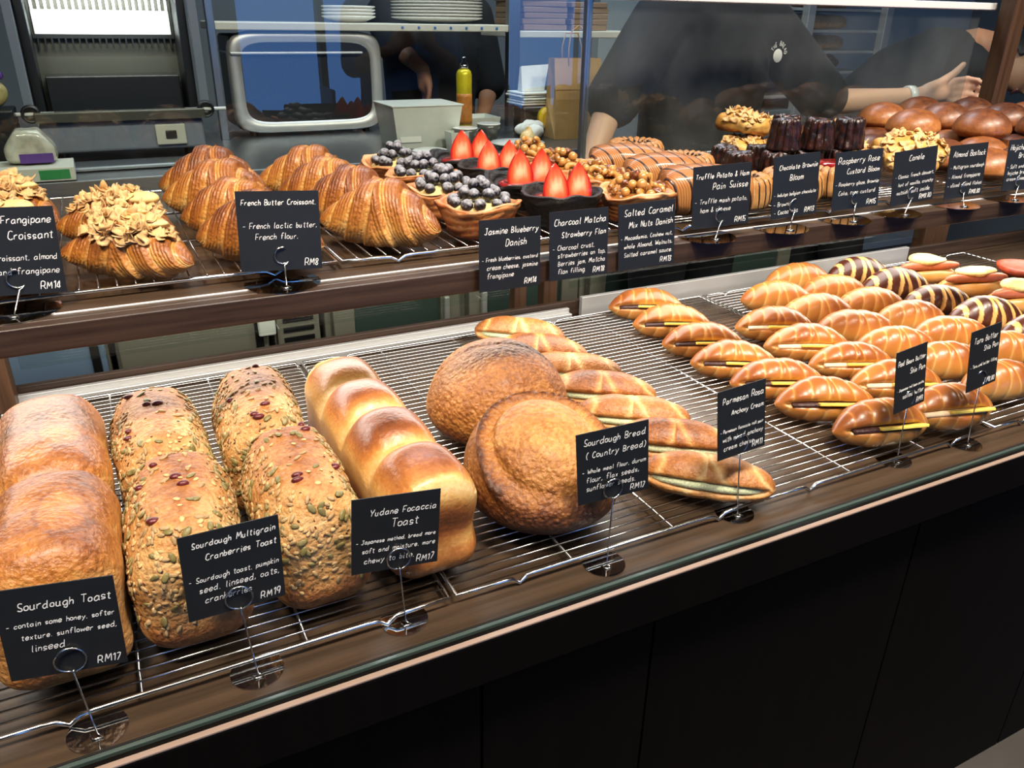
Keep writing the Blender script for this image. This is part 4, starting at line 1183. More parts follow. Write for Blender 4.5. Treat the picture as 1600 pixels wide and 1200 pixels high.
CN = [(1.092, 1.190, 0, 0), (1.160, 1.165, 0, 0), (1.230, 1.150, 0, 0), (1.300, 1.140, 0, 0), (1.118, 1.262, 0, 0), (1.190, 1.240, 0, 0), (1.262, 1.225, 0, 0),
      (1.178, 1.168, 1, 0), (1.246, 1.150, 1, 0), (1.312, 1.135, 1, 0), (1.232, 1.222, 1, 0)]
NL = ['nearest the empty wires, at the open end of the stack', 'front of the bottom layer, second from the open end', 'front of the bottom layer behind the Chocolate Brownie card', 'end of the bottom layer next to the yellow almond slices', 'rear of the bottom layer at the open end', 'rear of the bottom layer, middle', 'rear of the bottom layer, beside the almond slices',
      'upper layer, first seen from the open end', 'upper layer, middle of the front', 'upper layer, end touching the yellow almond slices', 'upper layer, at the rear']
for i, (x, y, ly, _) in enumerate(CN):
    o = put('canele', CNM[i % 2], None, (x, y, UK + ly*0.0585), (0, 0, i*0.4))
    tag(o, 'dark glossy fluted canele cake, ' + NL[i], 'cake', 'caneles in a stack')
# ---- almond bostock slices
M['bostock'] = crust('bostock_top', [(0.0, '#e2be76'), (0.35, '#d3a253'), (0.6, '#b57c36'), (0.85, '#85511f'), (1.0, '#5b3413')], 0.45, 60, 0.3, 0.6, 0.2)
def bostock_mesh(seed, w=0.098, l=0.080, h=0.032):
    f = Fbm(seed, 45, 3)
    def fn(P, N):
        Q = rounded(P, (w/2, l/2, h/2), 0.012); d = f(Q[:, 0], Q[:, 1], Q[:, 2])*0.0045
        Q = Q+N*d[:, None]; Q[:, 2] -= Q[:, 2].min(); return Q, {'brown': 0.25+0.12*d/0.0045+0.4*smooth(-N[:, 2], 0.0, 0.6), 'lam': d}
    return blob('slice', 22, fn, M['bostock'])
BO = [bostock_mesh(s) for s in (281, 285)]
def bostock(i, loc, rot, label):
    t = thing('almond_bostock', label, 'pastry', loc, 0, 'almond bostock slices'); t.rotation_euler = rot
    put('slice', BO[i % 2], t)
    fl = scatter_on(BO[i % 2], 55, (0.0085, 0.006, 0.0009), 0.02, 500+i, ('almond',), None, 'flake', 'flaked_almonds', 0.3, lift=1.0)
    tag(put('flaked_almonds', fl, t), kind='stuff')
bostock(0, (1.385, 1.065, UK+0.030), (math.radians(34), 0, -0.4), 'yellow almond topped slice leaning behind the Canele card')
bostock(1, (1.492, 1.120, UK+0.030), (math.radians(30), 0.0, -0.5), 'yellow almond topped slice leaning behind the Almond Bostock card')
bostock(0, (1.385, 1.235, UK+0.035), (math.radians(30), 0.1, -0.3), 'yellow almond topped slice standing between the dark cakes and the brown buns')
bostock(1, (1.285, 1.395, UK+0.002), (math.radians(8), 0.0, 0.5), 'yellow almond topped slice behind the dark fluted cakes, lower one')
bostock(0, (1.290, 1.405, UK+0.054), (math.radians(12), 0.0, 0.2), 'yellow almond topped slice behind the dark fluted cakes, upper one')
# ---- brown buns
M['bun'] = crust('brown_bun_crust', [(0.0, '#c98a4c'), (0.3, '#a0622f'), (0.6, '#74411f'), (0.85, '#4d2813'), (1.0, '#2f170b')], 0.42, 70, 0.3, 0.25, 0.2, 0.15)
def bun_mesh(seed, r=0.0585, h=0.062, b0=0.3):
    f = Fbm(seed, 18, 3)
    def fn(P, N):
        Q = N*np.array([r, r, h*0.72]); Q[:, 2] = np.where(Q[:, 2] < 0, Q[:, 2]*0.45, Q[:, 2])
        d = f(Q[:, 0], Q[:, 1], Q[:, 2])*0.002; Q = Q+N*d[:, None]; Q[:, 2] = np.maximum(Q[:, 2], -h*0.26); Q[:, 2] -= Q[:, 2].min()
        return Q, {'brown': b0+0.36*smooth(N[:, 2], 0.1, 0.9)+0.1*d/0.002, 'lam': d}
    return blob('bun', 20, fn, M['bun'])
BU = [bun_mesh(291, b0=0.16), bun_mesh(294, b0=0.48), bun_mesh(297, b0=0.32)]
k = 0
BLB = []
for j, yy in enumerate((1.035, 1.151, 1.267, 1.383, 1.495)):
    for q in range(6):
        xx = 1.61 + 0.126*q + (0.05 if j % 2 else 0) - 0.03*j
        if xx > 2.20 or (j == 4 and q < 1): continue
        BLB.append((xx, yy, j, q))
rn = ('front', 'second', 'third', 'fourth', 'rearmost')
cn = ('first', 'second', 'third', 'fourth', 'fifth', 'sixth')
for (x, y, j, q) in BLB:
    o = put('brown_bun', BU[k % 3], None, (x, y, UK), (0, 0, k*1.1)); k += 1
    s = 0.93+0.06*((k*7) % 5)/5; o.scale = (s, s, s*1.02)
    tag(o, 'round brown bun, %s along the %s row counted from the dark fluted cakes' % (cn[q], rn[j]), 'bun', 'round brown buns')
TOPB = [(1.665, 1.265, 'over the yellow slices, first'), (1.795, 1.190, 'over the Hojicha card'), (1.925, 1.125, 'nearest the shelf front'), (1.725, 1.400, 'behind the yellow slices at the rear'), (1.855, 1.330, 'just below the reaching arm'),
        (1.985, 1.262, 'in the middle of the heap'), (2.085, 1.150, 'at the far front'), (1.935, 1.462, 'under the wristband'), (2.045, 1.395, 'under the open hand'), (2.120, 1.290, 'beside the wooden post')]
for i, (x, y, nm) in enumerate(TOPB):
    o = put('brown_bun', BU[(i*2) % 3], None, (x, y, UK+0.052), (0, 0, i*2.0)); s = 0.97+0.02*(i % 3); o.scale = (s, s, s)
    tag(o, 'round brown bun in the upper layer, ' + nm, 'bun', 'round brown buns')

# ---------------------------------------------------------------- handwriting: single stroke letters
GLY = {
'a': '5h3i1h0f1d3d5f 5i5e6d', 'b': '0m0d 0g2i4h4f3d1d0e', 'c': '5h3i1h0f1d3d5e', 'd': '5h3i1h0f1d3d5f 5m5e6d', 'e': '0f5g4i2i0g1d3d5e', 'f': '5l4m2l2d 0i4i', 'g': '5h3i1h0f1d3d5f 5i5b3a1b',
'h': '0m0d 0g2i4h4d', 'i': '1i1d2d 1k1l', 'j': '2i2b0a 2k2l', 'k': '0m0d 4i0f4d', 'l': '1m1e2d', 'm': '0i0d 0g2i3h3d 3g5i6h6d', 'n': '0i0d 0g2i4h4d', 'o': '2i0h0e2d4e4h2i', 'p': '0i0a 0g2i4h4e2d0e',
'q': '4h2i0h0e2d4e 4i4a', 'r': '0i0d 0g2i4i', 's': '4h2i0h1f3f4e2d0d', 't': '2l2e3d4d 0j4j', 'u': '0i0e1d3d4f 4i4e5d', 'v': '0i2d4i', 'w': '0i1d3h5d6i', 'x': '0i4d 4i0d', 'y': '0i2e 5i2c0a', 'z': '0i4i0d4d',
'A': '0d3m6d 1g5g', 'B': '0m0d 0m4l4i0h 0h5g5e3d0d', 'C': '5l3m1l0i0f2d4d5e', 'D': '0m0d 0m3m5k5g3d0d', 'E': '4m0m0d4d 0h3h', 'F': '0m0d 0m5m 0h4h', 'G': '5l3m1l0i0f2d4d5g3g', 'H': '0m0d 5m5d 0h5h', 'I': '1m1d', 'J': '1m6m 4m4e2d0e',
'K': '0m0d 5m0g5d', 'L': '0m0d4d', 'M': '0d1m3g6m7d', 'N': '0d0m5d5m', 'O': '3m0j0f3d6f6j3m', 'P': '0d0m4m5k4h0h', 'R': '0d0m4m5k4h0h 3h6d', 'S': '5l3m1l1i4g5e3d0e', 'T': '0m6m 3m3d', 'U': '0m0e2d4e5m', 'V': '0m3d6m',
'W': '0m2d4j6d8m', 'Y': '0m3h6m 3h2d', '0': '2m0j0f2d4f4j2m', '1': '0k2m2d', '2': '0k2m4k3h0d4d', '3': '0l3m4k1h4g4e1d0e', '4': '3d3m0f5f', '5': '4m0m0h3h4f3d0d', '6': '4m1j0f1d3d4f3h1h', '7': '0m4m1d', '8': '2h0k2m4k2h0f2d4f2h', '9': '4h1h0k2m4l4h3d',
'.': '0d1d', ',': '1e0c', '-': '0g4g', '&': '5d1k2m3k0f1d3d5g', '(': '3m1j1f3c', ')': '0m2j2f0c', "'": '1m1k', '/': '0c4m'}
def glyph(ch):
    out = []
    for st in GLY[ch].split():
        out.append([(int(st[i]), ord(st[i+1])-ord('d')) for i in range(0, len(st), 2)])
    return out
def cat_rom(p, n=3):
    if len(p) < 3: return p
    q = [p[0]] + p + [p[-1]]; out = []
    for i in range(1, len(q)-2):
        p0, p1, p2, p3 = q[i-1:i+3]
        for k in range(n):
            t = k/n
            out.append(tuple(0.5*((2*p1[j])+(-p0[j]+p2[j])*t+(2*p0[j]-5*p1[j]+4*p2[j]-p3[j])*t*t+(-p0[j]+3*p1[j]-3*p2[j]+p3[j])*t**3) for j in (0, 1)))
    out.append(p[-1]); return out
def write_text(mb, text, x, y, size, rnd, lw=0.00085, slant=0.16, y0=0.0, yaw_n=-1):
    """strokes on the plane y = y0, text running along +x; size = cap height"""
    u = size/9.0
    for ch in text:
        if ch == ' ': x += 5.2*u; continue
        if ch not in GLY: continue
        g = glyph(ch); wmax = max(p[0] for s in g for p in s)
        jy = rnd.uniform(-0.35, 0.35)*u; js = rnd.uniform(0.92, 1.08)
        for s in g:
            pts = cat_rom([(x+(px*0.82+slant*py)*u*js + rnd.uniform(-.12, .12)*u, y+jy+py*u*js + rnd.uniform(-.15, .15)*u) for px, py in s])
            vs = []; n = len(pts)
            for i, (a, b) in enumerate(pts):
                a0, b0 = pts[max(i-1, 0)]; a1, b1 = pts[min(i+1, n-1)]
                dx, dy = a1-a0, b1-b0; L = math.hypot(dx, dy) or 1e-9
                w = lw*0.5*(1.0 if 0 < i < n-1 else 0.75)
                nx, ny = -dy/L*w, dx/L*w
                for yy in (y0, y0+0.0002): vs += [(a+nx, yy, b+ny), (a-nx, yy, b-ny)]
            fs = []
            for i in range(n-1):
                k = i*4; l = k+4
                fs += [(k, k+1, l+1, l), (k+2, l+2, l+3, k+3), (k, l, l+2, k+2), (k+1, k+3, l+3, l+1)]
            fs += [(0, 2, 3, 1), (4*n-4, 4*n-3, 4*n-1, 4*n-2)]
            mb.add(vs, fs)
        x += (wmax*0.82+1.9)*u
    return x
def text_w(text, size):
    u = size/9.0; x = 0
    for ch in text:
        if ch == ' ': x += 5.2*u
        elif ch in GLY: x += (max(p[0] for s in glyph(ch) for p in s)*0.82+1.9)*u
    return x

def card_mesh(w, h, curl=0.0):
    mb = MB(); n = 8; th = 0.0011
    vs = []
    for i in range(n+1):
        x = -w/2+w*i/n; y = curl*(abs(x)/(w/2))**2
        for z in (-h/2, h/2):
            vs += [(x, y-th/2, z), (x, y+th/2, z)]
    fs = []
    for i in range(n):
        k = i*4; l = k+4
        fs += [(k, l, l+2, k+2), (k+1, k+3, l+3, l+1), (k, k+1, l+1, l), (k+2, l+2, l+3, k+3)]
    fs += [(0, 2, 3, 1), (4*n, 4*n+1, 4*n+3, 4*n+2)]
    return mb.add(vs, fs)
def price_card(text, price, loc, rot, label, base=None, style='tall', w=0.092, h=0.092, seed=1, bz=0.8, sizes=(0.0092, 0.0066)):
    """text: list of (line, x from left edge, y from the top, kind) kind 0 title, 1 body"""
    rot3 = Euler((math.radians(rot[1]), math.radians(rot[2]), math.radians(rot[0])), 'XYZ') if False else (Matrix.Rotation(math.radians(rot[0]), 3, 'Z') @ Matrix.Rotation(math.radians(rot[1]), 3, 'X') @ Matrix.Rotation(math.radians(rot[2]), 3, 'Y')).to_euler()
    rnd = random.Random(seed); mb = card_mesh(w, h); mb.mi = 1
    for (s, x, y, kd) in text:
        size = sizes[kd]
        tw = text_w(s, size); avail = w*(1-x)-0.003
        if tw > avail: size *= avail/tw
        write_text(mb, s, -w/2+w*x, h/2-h*y, size, rnd, 0.00085 if kd == 0 else 0.00062, y0=-0.0010)
    tw = text_w(price, 0.0076)
    write_text(mb, price, w/2-tw-0.004, -h/2+h*0.05, 0.0076, rnd, 0.00085, y0=-0.0010)
    t = put('price_card', mb.mesh('price_card', [M['card'], M['chalk']], False), None, loc, rot3)
    tag(t, label, 'sign', 'black handwritten price cards')
    if base is not None:
        bx, by = base
        s = thing('card_holder', label.split(' card')[0].replace('black ', 'steel wire holder of the ') + ' card', 'card holder', (bx, by, bz), 0, 'steel wire card holders')
        mb = MB()
        if style == 'tall':
            R = 0.026; ringz = loc[2]-h/2-bz+0.014; rr = 0.0125
            pts = [(R*math.cos(a), 0.006+R*math.sin(a)) for a in np.linspace(math.radians(-215), math.radians(35), 26)]
        else:
            R = 0.045; ringz = loc[2]-h/2-bz+0.018; rr = 0.010
            pts = [(R*math.cos(a), 0.022+R*math.sin(a)) for a in np.linspace(math.radians(-200), math.radians(20), 26)]
        n = len(pts)
        # disc cut off straight at the back
        mb.add([(x, y, 0.0003) for x, y in pts]+[(x, y, 0.0013) for x, y in pts], [tuple(range(n-1, -1, -1)), tuple(range(n, 2*n))]+[(i, (i+1) % n, n+(i+1) % n, n+i) for i in range(n)])
        put('base', mb.mesh('base', M['chrome2'], False), s)
        dx, dy = loc[0]-bx, loc[1]-by
        sx = max(-0.02, min(0.02, dx))
        fy = dy-0.0050
        w_ = MB()
        foot = [(-0.006, 0.002, 0.0022), (-0.004, -0.006, 0.0022), (0.004, -0.006, 0.0022), (0.0, 0.0, 0.003)]
        a0 = -90
        if style == 'tall':
            ring = [(sx+rr*math.cos(math.radians(a)), fy + 0.0012*math.sin(math.radians(a/2)), ringz+rr*math.sin(math.radians(a))) for a in range(-90, 280, 15)]
            w_.tube(foot+[(sx*0.5, fy*0.5, (ringz-rr)*0.5)]+ring, 0.0009, 7)
            # second turn behind the card
            ring2 = [(sx+rr*math.cos(math.radians(a)), fy+0.0075, ringz+rr*math.sin(math.radians(a))) for a in range(-80, 270, 18)]
            w_.tube([(sx, fy, ringz-rr), (sx+0.001, fy+0.004, ringz-rr-0.001)]+ring2, 0.0009, 7)
        else:
            ring = [(sx+rr*math.cos(math.radians(a)), fy, ringz+rr*math.sin(math.radians(a))) for a in range(-60, -300, -15)]
            w_.tube(foot+[(sx*0.5, fy*0.5, (ringz-rr)*0.5), (sx, fy*0.9, ringz-rr-0.002), (sx+0.004, fy, ringz-rr)]+ring[::1], 0.0010, 7)
            ring2 = [(sx+rr*math.cos(math.radians(a)), fy+0.0075, ringz+rr*math.sin(math.radians(a))) for a in range(-80, 240, 18)]
            w_.tube([(sx, fy, ringz-rr), (sx+0.001, fy+0.004, ringz-rr-0.001)]+ring2, 0.0010, 7)
        put('wire_stand', w_.mesh('wire_stand', M['chrome']), s)
    return t
CA = [
 ([('Sourdough Toast', .18, .24, 0), ('- contain some honey. softer', .06, .42, 1), ('texture. sunflower seed,', .16, .56, 1), ('linseed', .22, .70, 1)], 'RM17', (-0.099, 0.646, 0.918), (-9, -3, 2), 'black Sourdough Toast card leaning at the nearest left loaf', (-0.093, 0.634), 'tall', .092, .092, .8),
 ([('Sourdough Multigrain', .12, .16, 0), ('Cranberries Toast', .24, .32, 0), ('- Sourdough toast. pumpkin', .05, .56, 1), ('seed. linseed, oats,', .14, .69, 1), ('cranberries', .18, .82, 1)], 'RM19', (0.046, 0.656, 0.926), (3, -2, 2), 'black Sourdough Multigrain Cranberries Toast card', (0.052, 0.645), 'tall', .090, .092, .8),
 ([('Yudane Focaccia', .20, .24, 0), ('Toast', .44, .42, 0), ('- Japanese method. bread more', .05, .60, 1), ('soft and moisture. more', .12, .73, 1), ('chewy to bite.', .14, .87, 1)], 'RM17', (0.206, 0.656, 0.918), (-5, 0, 4), 'black Yudane Focaccia Toast card', (0.210, 0.651), 'tall', .092, .090, .8),
 ([('Sourdough Bread', .10, .18, 0), ('( Country Bread)', .12, .36, 0), ('- Whole meal flour, durum', .07, .57, 1), ('flour, flax seeds,', .12, .70, 1), ('sunflower seeds.', .12, .82, 1)], 'RM17', (0.466, 0.649, 0.938), (-8, -2, -4), 'black Sourdough Bread card reading Country Bread', (0.461, 0.639), 'tall', .090, .092, .8),
 ([('Parmesan Rosa', .10, .20, 0), ('Anchovy Cream', .28, .38, 0), ('- Parmesan focaccia roll pair', .05, .62, 1), ('with mixed anchovy', .10, .75, 1), ('cream cheese', .12, .88, 1)], 'RM11', (0.668, 0.662, 0.943), (2, -8, -2), 'black Parmesan Anchovy Cream card', (0.679, 0.655), 'tall', .080, .092, .8),
 ([('Red Bean Butter', .06, .24, 0), ('Shio Pan', .46, .42, 0), ('- Japanese red bean paste,', .06, .66, 1), ('salted butter', .26, .80, 1)], 'RM9', (0.990, 0.668, 0.937), (6, -9, -2), 'black Red Bean Butter Shio Pan card', (0.995, 0.661), 'tall', .074, .092, .8),
 ([('Taro Butter', .10, .22, 0), ('Shio Pan', .46, .38, 0), ('- Taro and butter filling', .06, .62, 1)], 'RM8.80', (1.128, 0.654, 0.950), (5, -8, -2), 'black Taro Butter Shio Pan card', (1.140, 0.648), 'tall', .078, .094, .8),
 ([('Almond Frangipane', .1, .18, 0), ('Croissant', .50, .36, 0), ('- Croissant, almond', .25, .60, 1), ('cream and frangipane', .05, .76, 1)], 'RM14', (-0.099, 0.966, 1.169), (-4, -6, 2), 'black Frangipane Croissant card at the left end of the upper shelf', (-0.108, 0.945), 'short', .092, .092, 1.104),
 ([('French Butter Croissant.', .06, .17, 0), ('- French lactic butter,', .06, .46, 1), ('French flour.', .20, .60, 1)], 'RM8', (0.176, 0.944, 1.169), (-3, -6, 3), 'black French Butter Croissant card', (0.174, 0.928), 'short', .094, .092, 1.104),
 ([('Jasmine Blueberry', .08, .20, 0), ('Danish', .42, .38, 0), ('- Fresh blueberries, custard', .04, .58, 1), ('cream cheese, jasmine', .12, .70, 1), ('frangipane', .12, .82, 1)], 'RM14', (0.456, 0.897, 1.122), (4, -4, 2), 'black Jasmine Blueberry Danish card hanging over the shelf edge', None, '', .092, .092, 0),
 ([('Charcoal Matcha', .08, .20, 0), ('Strawberry Flan', .20, .38, 0), ('- Charcoal crust,', .05, .56, 1), ('strawberries on top,', .14, .67, 1), ('Berries jam, Matcha', .14, .79, 1), ('flan filling.', .14, .91, 1)], 'RM18', (0.560, 0.897, 1.124), (0, -4, 0), 'black Charcoal Matcha Strawberry Flan card hanging over the shelf edge', None, '', .092, .092, 0),
 ([('Salted Caramel', .10, .18, 0), ('Mix Nuts Danish', .18, .36, 0), ('- Macadamia, Cashew nut,', .04, .54, 1), ('whole Almond, Walnuts,', .10, .67, 1), ('Salted caramel sauce.', .10, .80, 1)], 'RM13', (0.672, 0.898, 1.125), (-4, -4, -2), 'black Salted Caramel Mix Nuts Danish card hanging over the shelf edge', None, '', .092, .092, 0),
 ([('Truffle Potato & Ham', .04, .20, 0), ('Pain Suisse', .34, .38, 0), ('- Truffle mash potato,', .04, .60, 1), ('ham & cheese', .14, .74, 1)], 'RM15', (0.812, 0.912, 1.166), (-10, -3, -3), 'black Truffle Potato and Ham Pain Suisse card', (0.800, 0.900), 'short', .095, .090, 1.104),
 ([('Chocolate Brownie', .12, .22, 0), ('Bloom', .36, .40, 0), ('- Indulge belgian chocolate', .04, .64, 1), ('- Brownie', .04, .80, 1), ('- Cocoa nibs', .06, .93, 1)], 'RM13', (0.954, 0.908, 1.171), (-4, -4, -3), 'black Chocolate Brownie Bloom card', (0.945, 0.897), 'short', .088, .094, 1.104),
 ([('Raspberry Rose', .06, .20, 0), ('Custard Bloom', .26, .38, 0), ('- Raspberry glaze, Brownie', .04, .58, 1), ('Cake, rose custard', .12, .74, 1)], 'RM15', (1.093, 0.912, 1.170), (-8, -4, -3), 'black Raspberry Rose Custard Bloom card', (1.087, 0.899), 'short', .092, .092, 1.104),
 ([('Canele', .34, .20, 0), ('- Classic french dessert,', .05, .50, 1), ('hint of vanilla, crunchy', .14, .65, 1), ('outside soft inside.', .12, .80, 1)], 'RM8.80', (1.232, 0.914, 1.166), (-5, -4, -5), 'black Canele card in front of the yellow slices', (1.210, 0.900), 'short', .094, .090, 1.104),
 ([('Almond Bostock', .10, .22, 0), ('- Multigrain sourdough', .06, .44, 1), ('- Almond frangipane', .05, .62, 1), ('- sliced almond flakes', .05, .78, 1)], 'RM8.80', (1.373, 0.918, 1.165), (-4, -5, -2), 'black Almond Bostock card', (1.368, 0.903), 'short', .092, .092, 1.104),
 ([('Hojicha Mochi', .06, .20, 0), ('Bread', .30, .36, 0), ('- Soft and chewy', .04, .56, 1), ('hojicha bread,', .08, .68, 1), ('cream cheese', .08, .80, 1)], 'RM10', (1.542, 0.920, 1.166), (-8, -5, -2), 'black Hojicha card cut off by the picture edge', (1.512, 0.903), 'short', .092, .092, 1.104)]
for i, (tx, pr, loc, rot, lab, base, st, w_, h_, bz) in enumerate(CA):
    price_card(tx, pr, loc, rot, lab, base, st, w_, h_, i+3, bz)

# ---------------------------------------------------------------- kitchen side behind the panes
def solid(name, mat, label, cat, build, loc=(0, 0, 0), smooth=False, group=None, rot=None):
    mb = MB(); build(mb)
    o = mb.build(name, mat, None, smooth, loc)
    if rot: o.rotation_euler = rot
    return tag(o, label, cat, group)
M['panel_blue'] = plain('steel_door', '#6c82a0', 0.4, 0.1, var=0.1, scale=4)
M['frosted'] = plain('fridge_glass', '#3b4a46', 0.15, 0.2)
M['slicer'] = plain('grey_blue_enamel', '#7d8390', 0.45, 0.1, var=0.04)
M['olive'] = plain('dull_steel_sheet', '#56554c', 0.4, 0.5)
M['bright'] = plain('bright_steel_plate', '#f2f4f2', 0.3, 0.3, var=0.1, scale=20, stretch=(60, 1, 1))
M['cream'] = plain('cream_edge', '#cfcdbf', 0.45)
M['porcelain'] = plain('white_porcelain', '#e8e6df', 0.2, coat=0.4)
M['kraft'] = plain('kraft_paper', '#b08e5c', 0.7, var=0.06, scale=40)
M['kraft_dark'] = plain('kraft_paper_stack', '#8d7259', 0.75, var=0.25, scale=90, stretch=(1, 1, 14))
M['cupgrey'] = plain('grey_stoneware', '#4c4d4a', 0.25, coat=0.3)
M['coffee'] = plain('coffee_crema', '#b98a5a', 0.4)
M['clearbox'] = plain('frosted_plastic', '#c9ccc4', 0.35, var=0.05)
M['yellow'] = plain('yellow_can', '#c9b51f', 0.3, 0.3, var=0.2, scale=30)
M['tissue'] = plain('tissue_paper', '#d8dad6', 0.8, bump=0.4, scale=80)
M['purple'] = plain('purple_label', '#5b3a86', 0.4)
M['green'] = plain('green_print', '#2f8a4a', 0.5)
M['red'] = plain('red_print', '#b0392c', 0.5)
M['bluedot'] = plain('blue_stud', '#3d6fb0', 0.4)
M['winbread'] = plain('bagged_bread', '#b3a067', 0.4, var=0.3, scale=60)
M['plastic_bag'] = plain('clear_bag_film', '#bdb9a8', 0.2, var=0.25, scale=50, coat=0.5)

# worktop and the refrigerators under it
wt = thing('steel_worktop', 'long brushed steel worktop behind the panes carrying the slicer and cups', 'worktop', (1.1, 2.4, 1.0))
rel(MB().box(0.55, 2.42, 1.038, 3.3, 0.74, 0.034, bev=0.003), 'top', M['steel'], wt, base=(1.1, 2.4, 1.0))
M['fridge_steel'] = plain('satin_steel', '#7a776c', 0.45, 0.15, var=0.06, scale=4)
def fridge(x0, x1, label, kind):
    t = thing('undercounter_fridge', label, 'refrigerator', ((x0+x1)/2, 2.40, 0.0), 0, 'undercounter refrigerators'); w = x1-x0
    MB().box(0, 0.02, 0.56, w, 0.66, 0.90, bev=0.004).build('body', M['fridge_steel'], t)
    if kind == 'glass':
        n = 2
        for k in range(n):
            cx = -w/2+w*(k+0.5)/n; dw = w/n-0.03
            d = MB()
            for (a, b_, c_, e_) in ((cx, 0.20, dw, 0.06), (cx, 0.93, dw, 0.06), (cx-dw/2+0.03, 0.565, 0.06, 0.72), (cx+dw/2-0.03, 0.565, 0.06, 0.72)): d.box(a, -0.335, b_, c_, 0.03, e_, bev=0.003)
            do = d.build('door', M['fridge_steel'], t)
            MB().box(cx, -0.333, 0.565, dw-0.11, 0.012, 0.68).build('door_glass', M['frosted'], do)
            MB().box(cx+(dw/2-0.045)*(-1 if k else 1), -0.358, 0.565, 0.018, 0.016, 0.20, bev=0.005).build('handle', M['alu'], do)
    elif kind == 'vent':
        MB().box(0, -0.325, 0.56, w-0.01, 0.014, 0.88, bev=0.002).build('front', M['fridge_steel'], t)
        v = MB()
        for k in range(14): v.box(0, -0.334, 0.40+k*0.028, w*0.66, 0.006, 0.012)
        v.build('vent', M['black'], t)
    else:
        do = MB().box(0, -0.325, 0.56, w-0.012, 0.03, 0.88, bev=0.006).build('door', M['panel_blue'] if kind == 'blue' else M['fridge_steel'], t)
        MB().box(w/2-0.03, -0.345, 0.62, 0.02, 0.012, 0.14, bev=0.004).build('handle', M['black'], do)
fridge(-1.1, -0.06, 'bluish steel fridge door below the worktop at the far left end', 'blue')
fridge(-0.045, 0.33, 'plain grey steel fridge front between the bluish one and the vented one', 'plain')
fridge(0.345, 0.47, 'narrow vented steel fridge unit with horizontal slots', 'vent')
fridge(0.485, 1.30, 'glass doored steel fridge seen below the shelf above the baguettes', 'glass')
fridge(1.315, 2.20, 'glass doored steel fridge behind the rear butter rolls', 'glass')
mb = MB(); mb.box(0, 0, 0, 0.045, 0.012, 0.05, bev=0.012)
tag(mb.build('door_latch', M['white'], None, False, (0.318, 2.030, 0.655)), 'small white plastic latch on the grey fridge front', 'latch')

# bread slicer
sl = thing('bread_slicer', 'grey bread slicing machine with a comb of blades and two black knobs', 'slicing machine', (0.075, 2.45, 1.055))
MB().box(0, 0.02, 0.062, 0.375, 0.36, 0.074, bev=0.008, M=Matrix.Identity(4)).build('body', M['slicer'], sl)
MB().box(0, -0.165, 0.112, 0.385, 0.03, 0.024, bev=0.003).build('front_lip', M['olive'], sl)
MB().box(0, 0.12, 0.24, 0.40, 0.16, 0.29, bev=0.004).build('housing', M['olive'], sl)
MB().box(0, -0.02, 0.155, 0.31, 0.10, 0.085, bev=0.003).build('bread_bed', M['black'], sl)
MB().box(0, 0.030, 0.320, 0.32, 0.012, 0.058, bev=0.002).build('bright_plate', M['bright'], sl)
cb = MB()
for k in range(21): cb.box(-0.155+0.0155*k, 0.026, 0.362, 0.006, 0.016, 0.03)
cb.build('upper_comb', M['bright'], sl)
cb = MB(); cb.box(0, 0.03, 0.287, 0.33, 0.014, 0.01)
for k in range(21): cb.box(-0.155+0.0155*k, 0.026, 0.272, 0.004, 0.014, 0.026)
cb.build('lower_comb', M['black'], sl)
MB().box(0, 0.03, 0.405, 0.42, 0.22, 0.045, bev=0.004).build('top_cover', M['steel'], sl)
for s in (-1, 1):
    MB().box(s*0.200, -0.14, 0.245, 0.022, 0.012, 0.27, bev=0.003).build('side_arm', M['slicer'], sl)
    MB().box(s*0.178, -0.02, 0.22, 0.022, 0.16, 0.33, bev=0.003).build('side_post', M['black'], sl)
    kb = MB(); kb.lathe([(0.006, 0), (0.021, 0.0), (0.022, 0.006), (0.020, 0.022), (0.016, 0.024), (0.013, 0.012), (0.002, 0.010)], 24)
    k_ = kb.build('knob', M['black'], sl, True); k_.location = (s*0.198, -0.15, 0.120); k_.rotation_euler = (PI/2, 0, 0)
    MB().tube([(-0.050, 0, 0.010), (0.050, 0, 0.010)], 0.0045, 8).build('handle_bar', M['white'], k_, True)
sp = MB().box(0.105, -0.167, 0.062, 0.072, 0.006, 0.050, bev=0.004).build('switch_plate', M['cream'], sl)
MB().box(0.105, -0.171, 0.062, 0.026, 0.006, 0.020, bev=0.002).build('switch', M['black'], sp)
for s in (-1, 1):
    MB().tube([(s*0.15, -0.12, 0.0), (s*0.15, -0.12, 0.028)], 0.014, 12).build('foot', M['black'], sl)
mb = MB(); mb.box(0, 0, 0.006, 0.34, 0.10, 0.010, bev=0.004)
tag(mb.build('steel_tray', M['steel'], None, False, (0.085, 2.20, 1.056)), 'dark shallow tray lying in front of the slicing machine', 'tray')

# shelf unit on the back wall
su = thing('wall_shelf_unit', 'steel shelf unit with cream edged boards carrying plates and kraft bags', 'shelf', (1.05, 2.75, 1.055))
for x, nm in ((0.355, 'post'), (1.315, 'post'), (1.335, 'post'), (1.93, 'post')):
    MB().box(x-1.05, -0.14, 0.36, 0.022, 0.03, 0.72, bev=0.002).build('post', M['steel'], su)
b1 = MB().box(0.835-1.05, 0.0, 0.313, 0.94, 0.30, 0.022, bev=0.003).build('shelf_board', M['cream'], su)
st = MB()
for k in range(7): st.box(0.93-1.05+0.055*k, -0.1515, 0.313, 0.008, 0.002, 0.008, bev=0.001)
st.build('stud_strip', M['bluedot'], b1)
MB().box(1.63-1.05, 0.0, 0.296, 0.58, 0.30, 0.022, bev=0.003).build('shelf_board', M['cream'], su)
MB().box(0.60-1.05, 0.0, 0.240, 0.40, 0.28, 0.006, bev=0.002).build('rail_board', M['alu'], su)
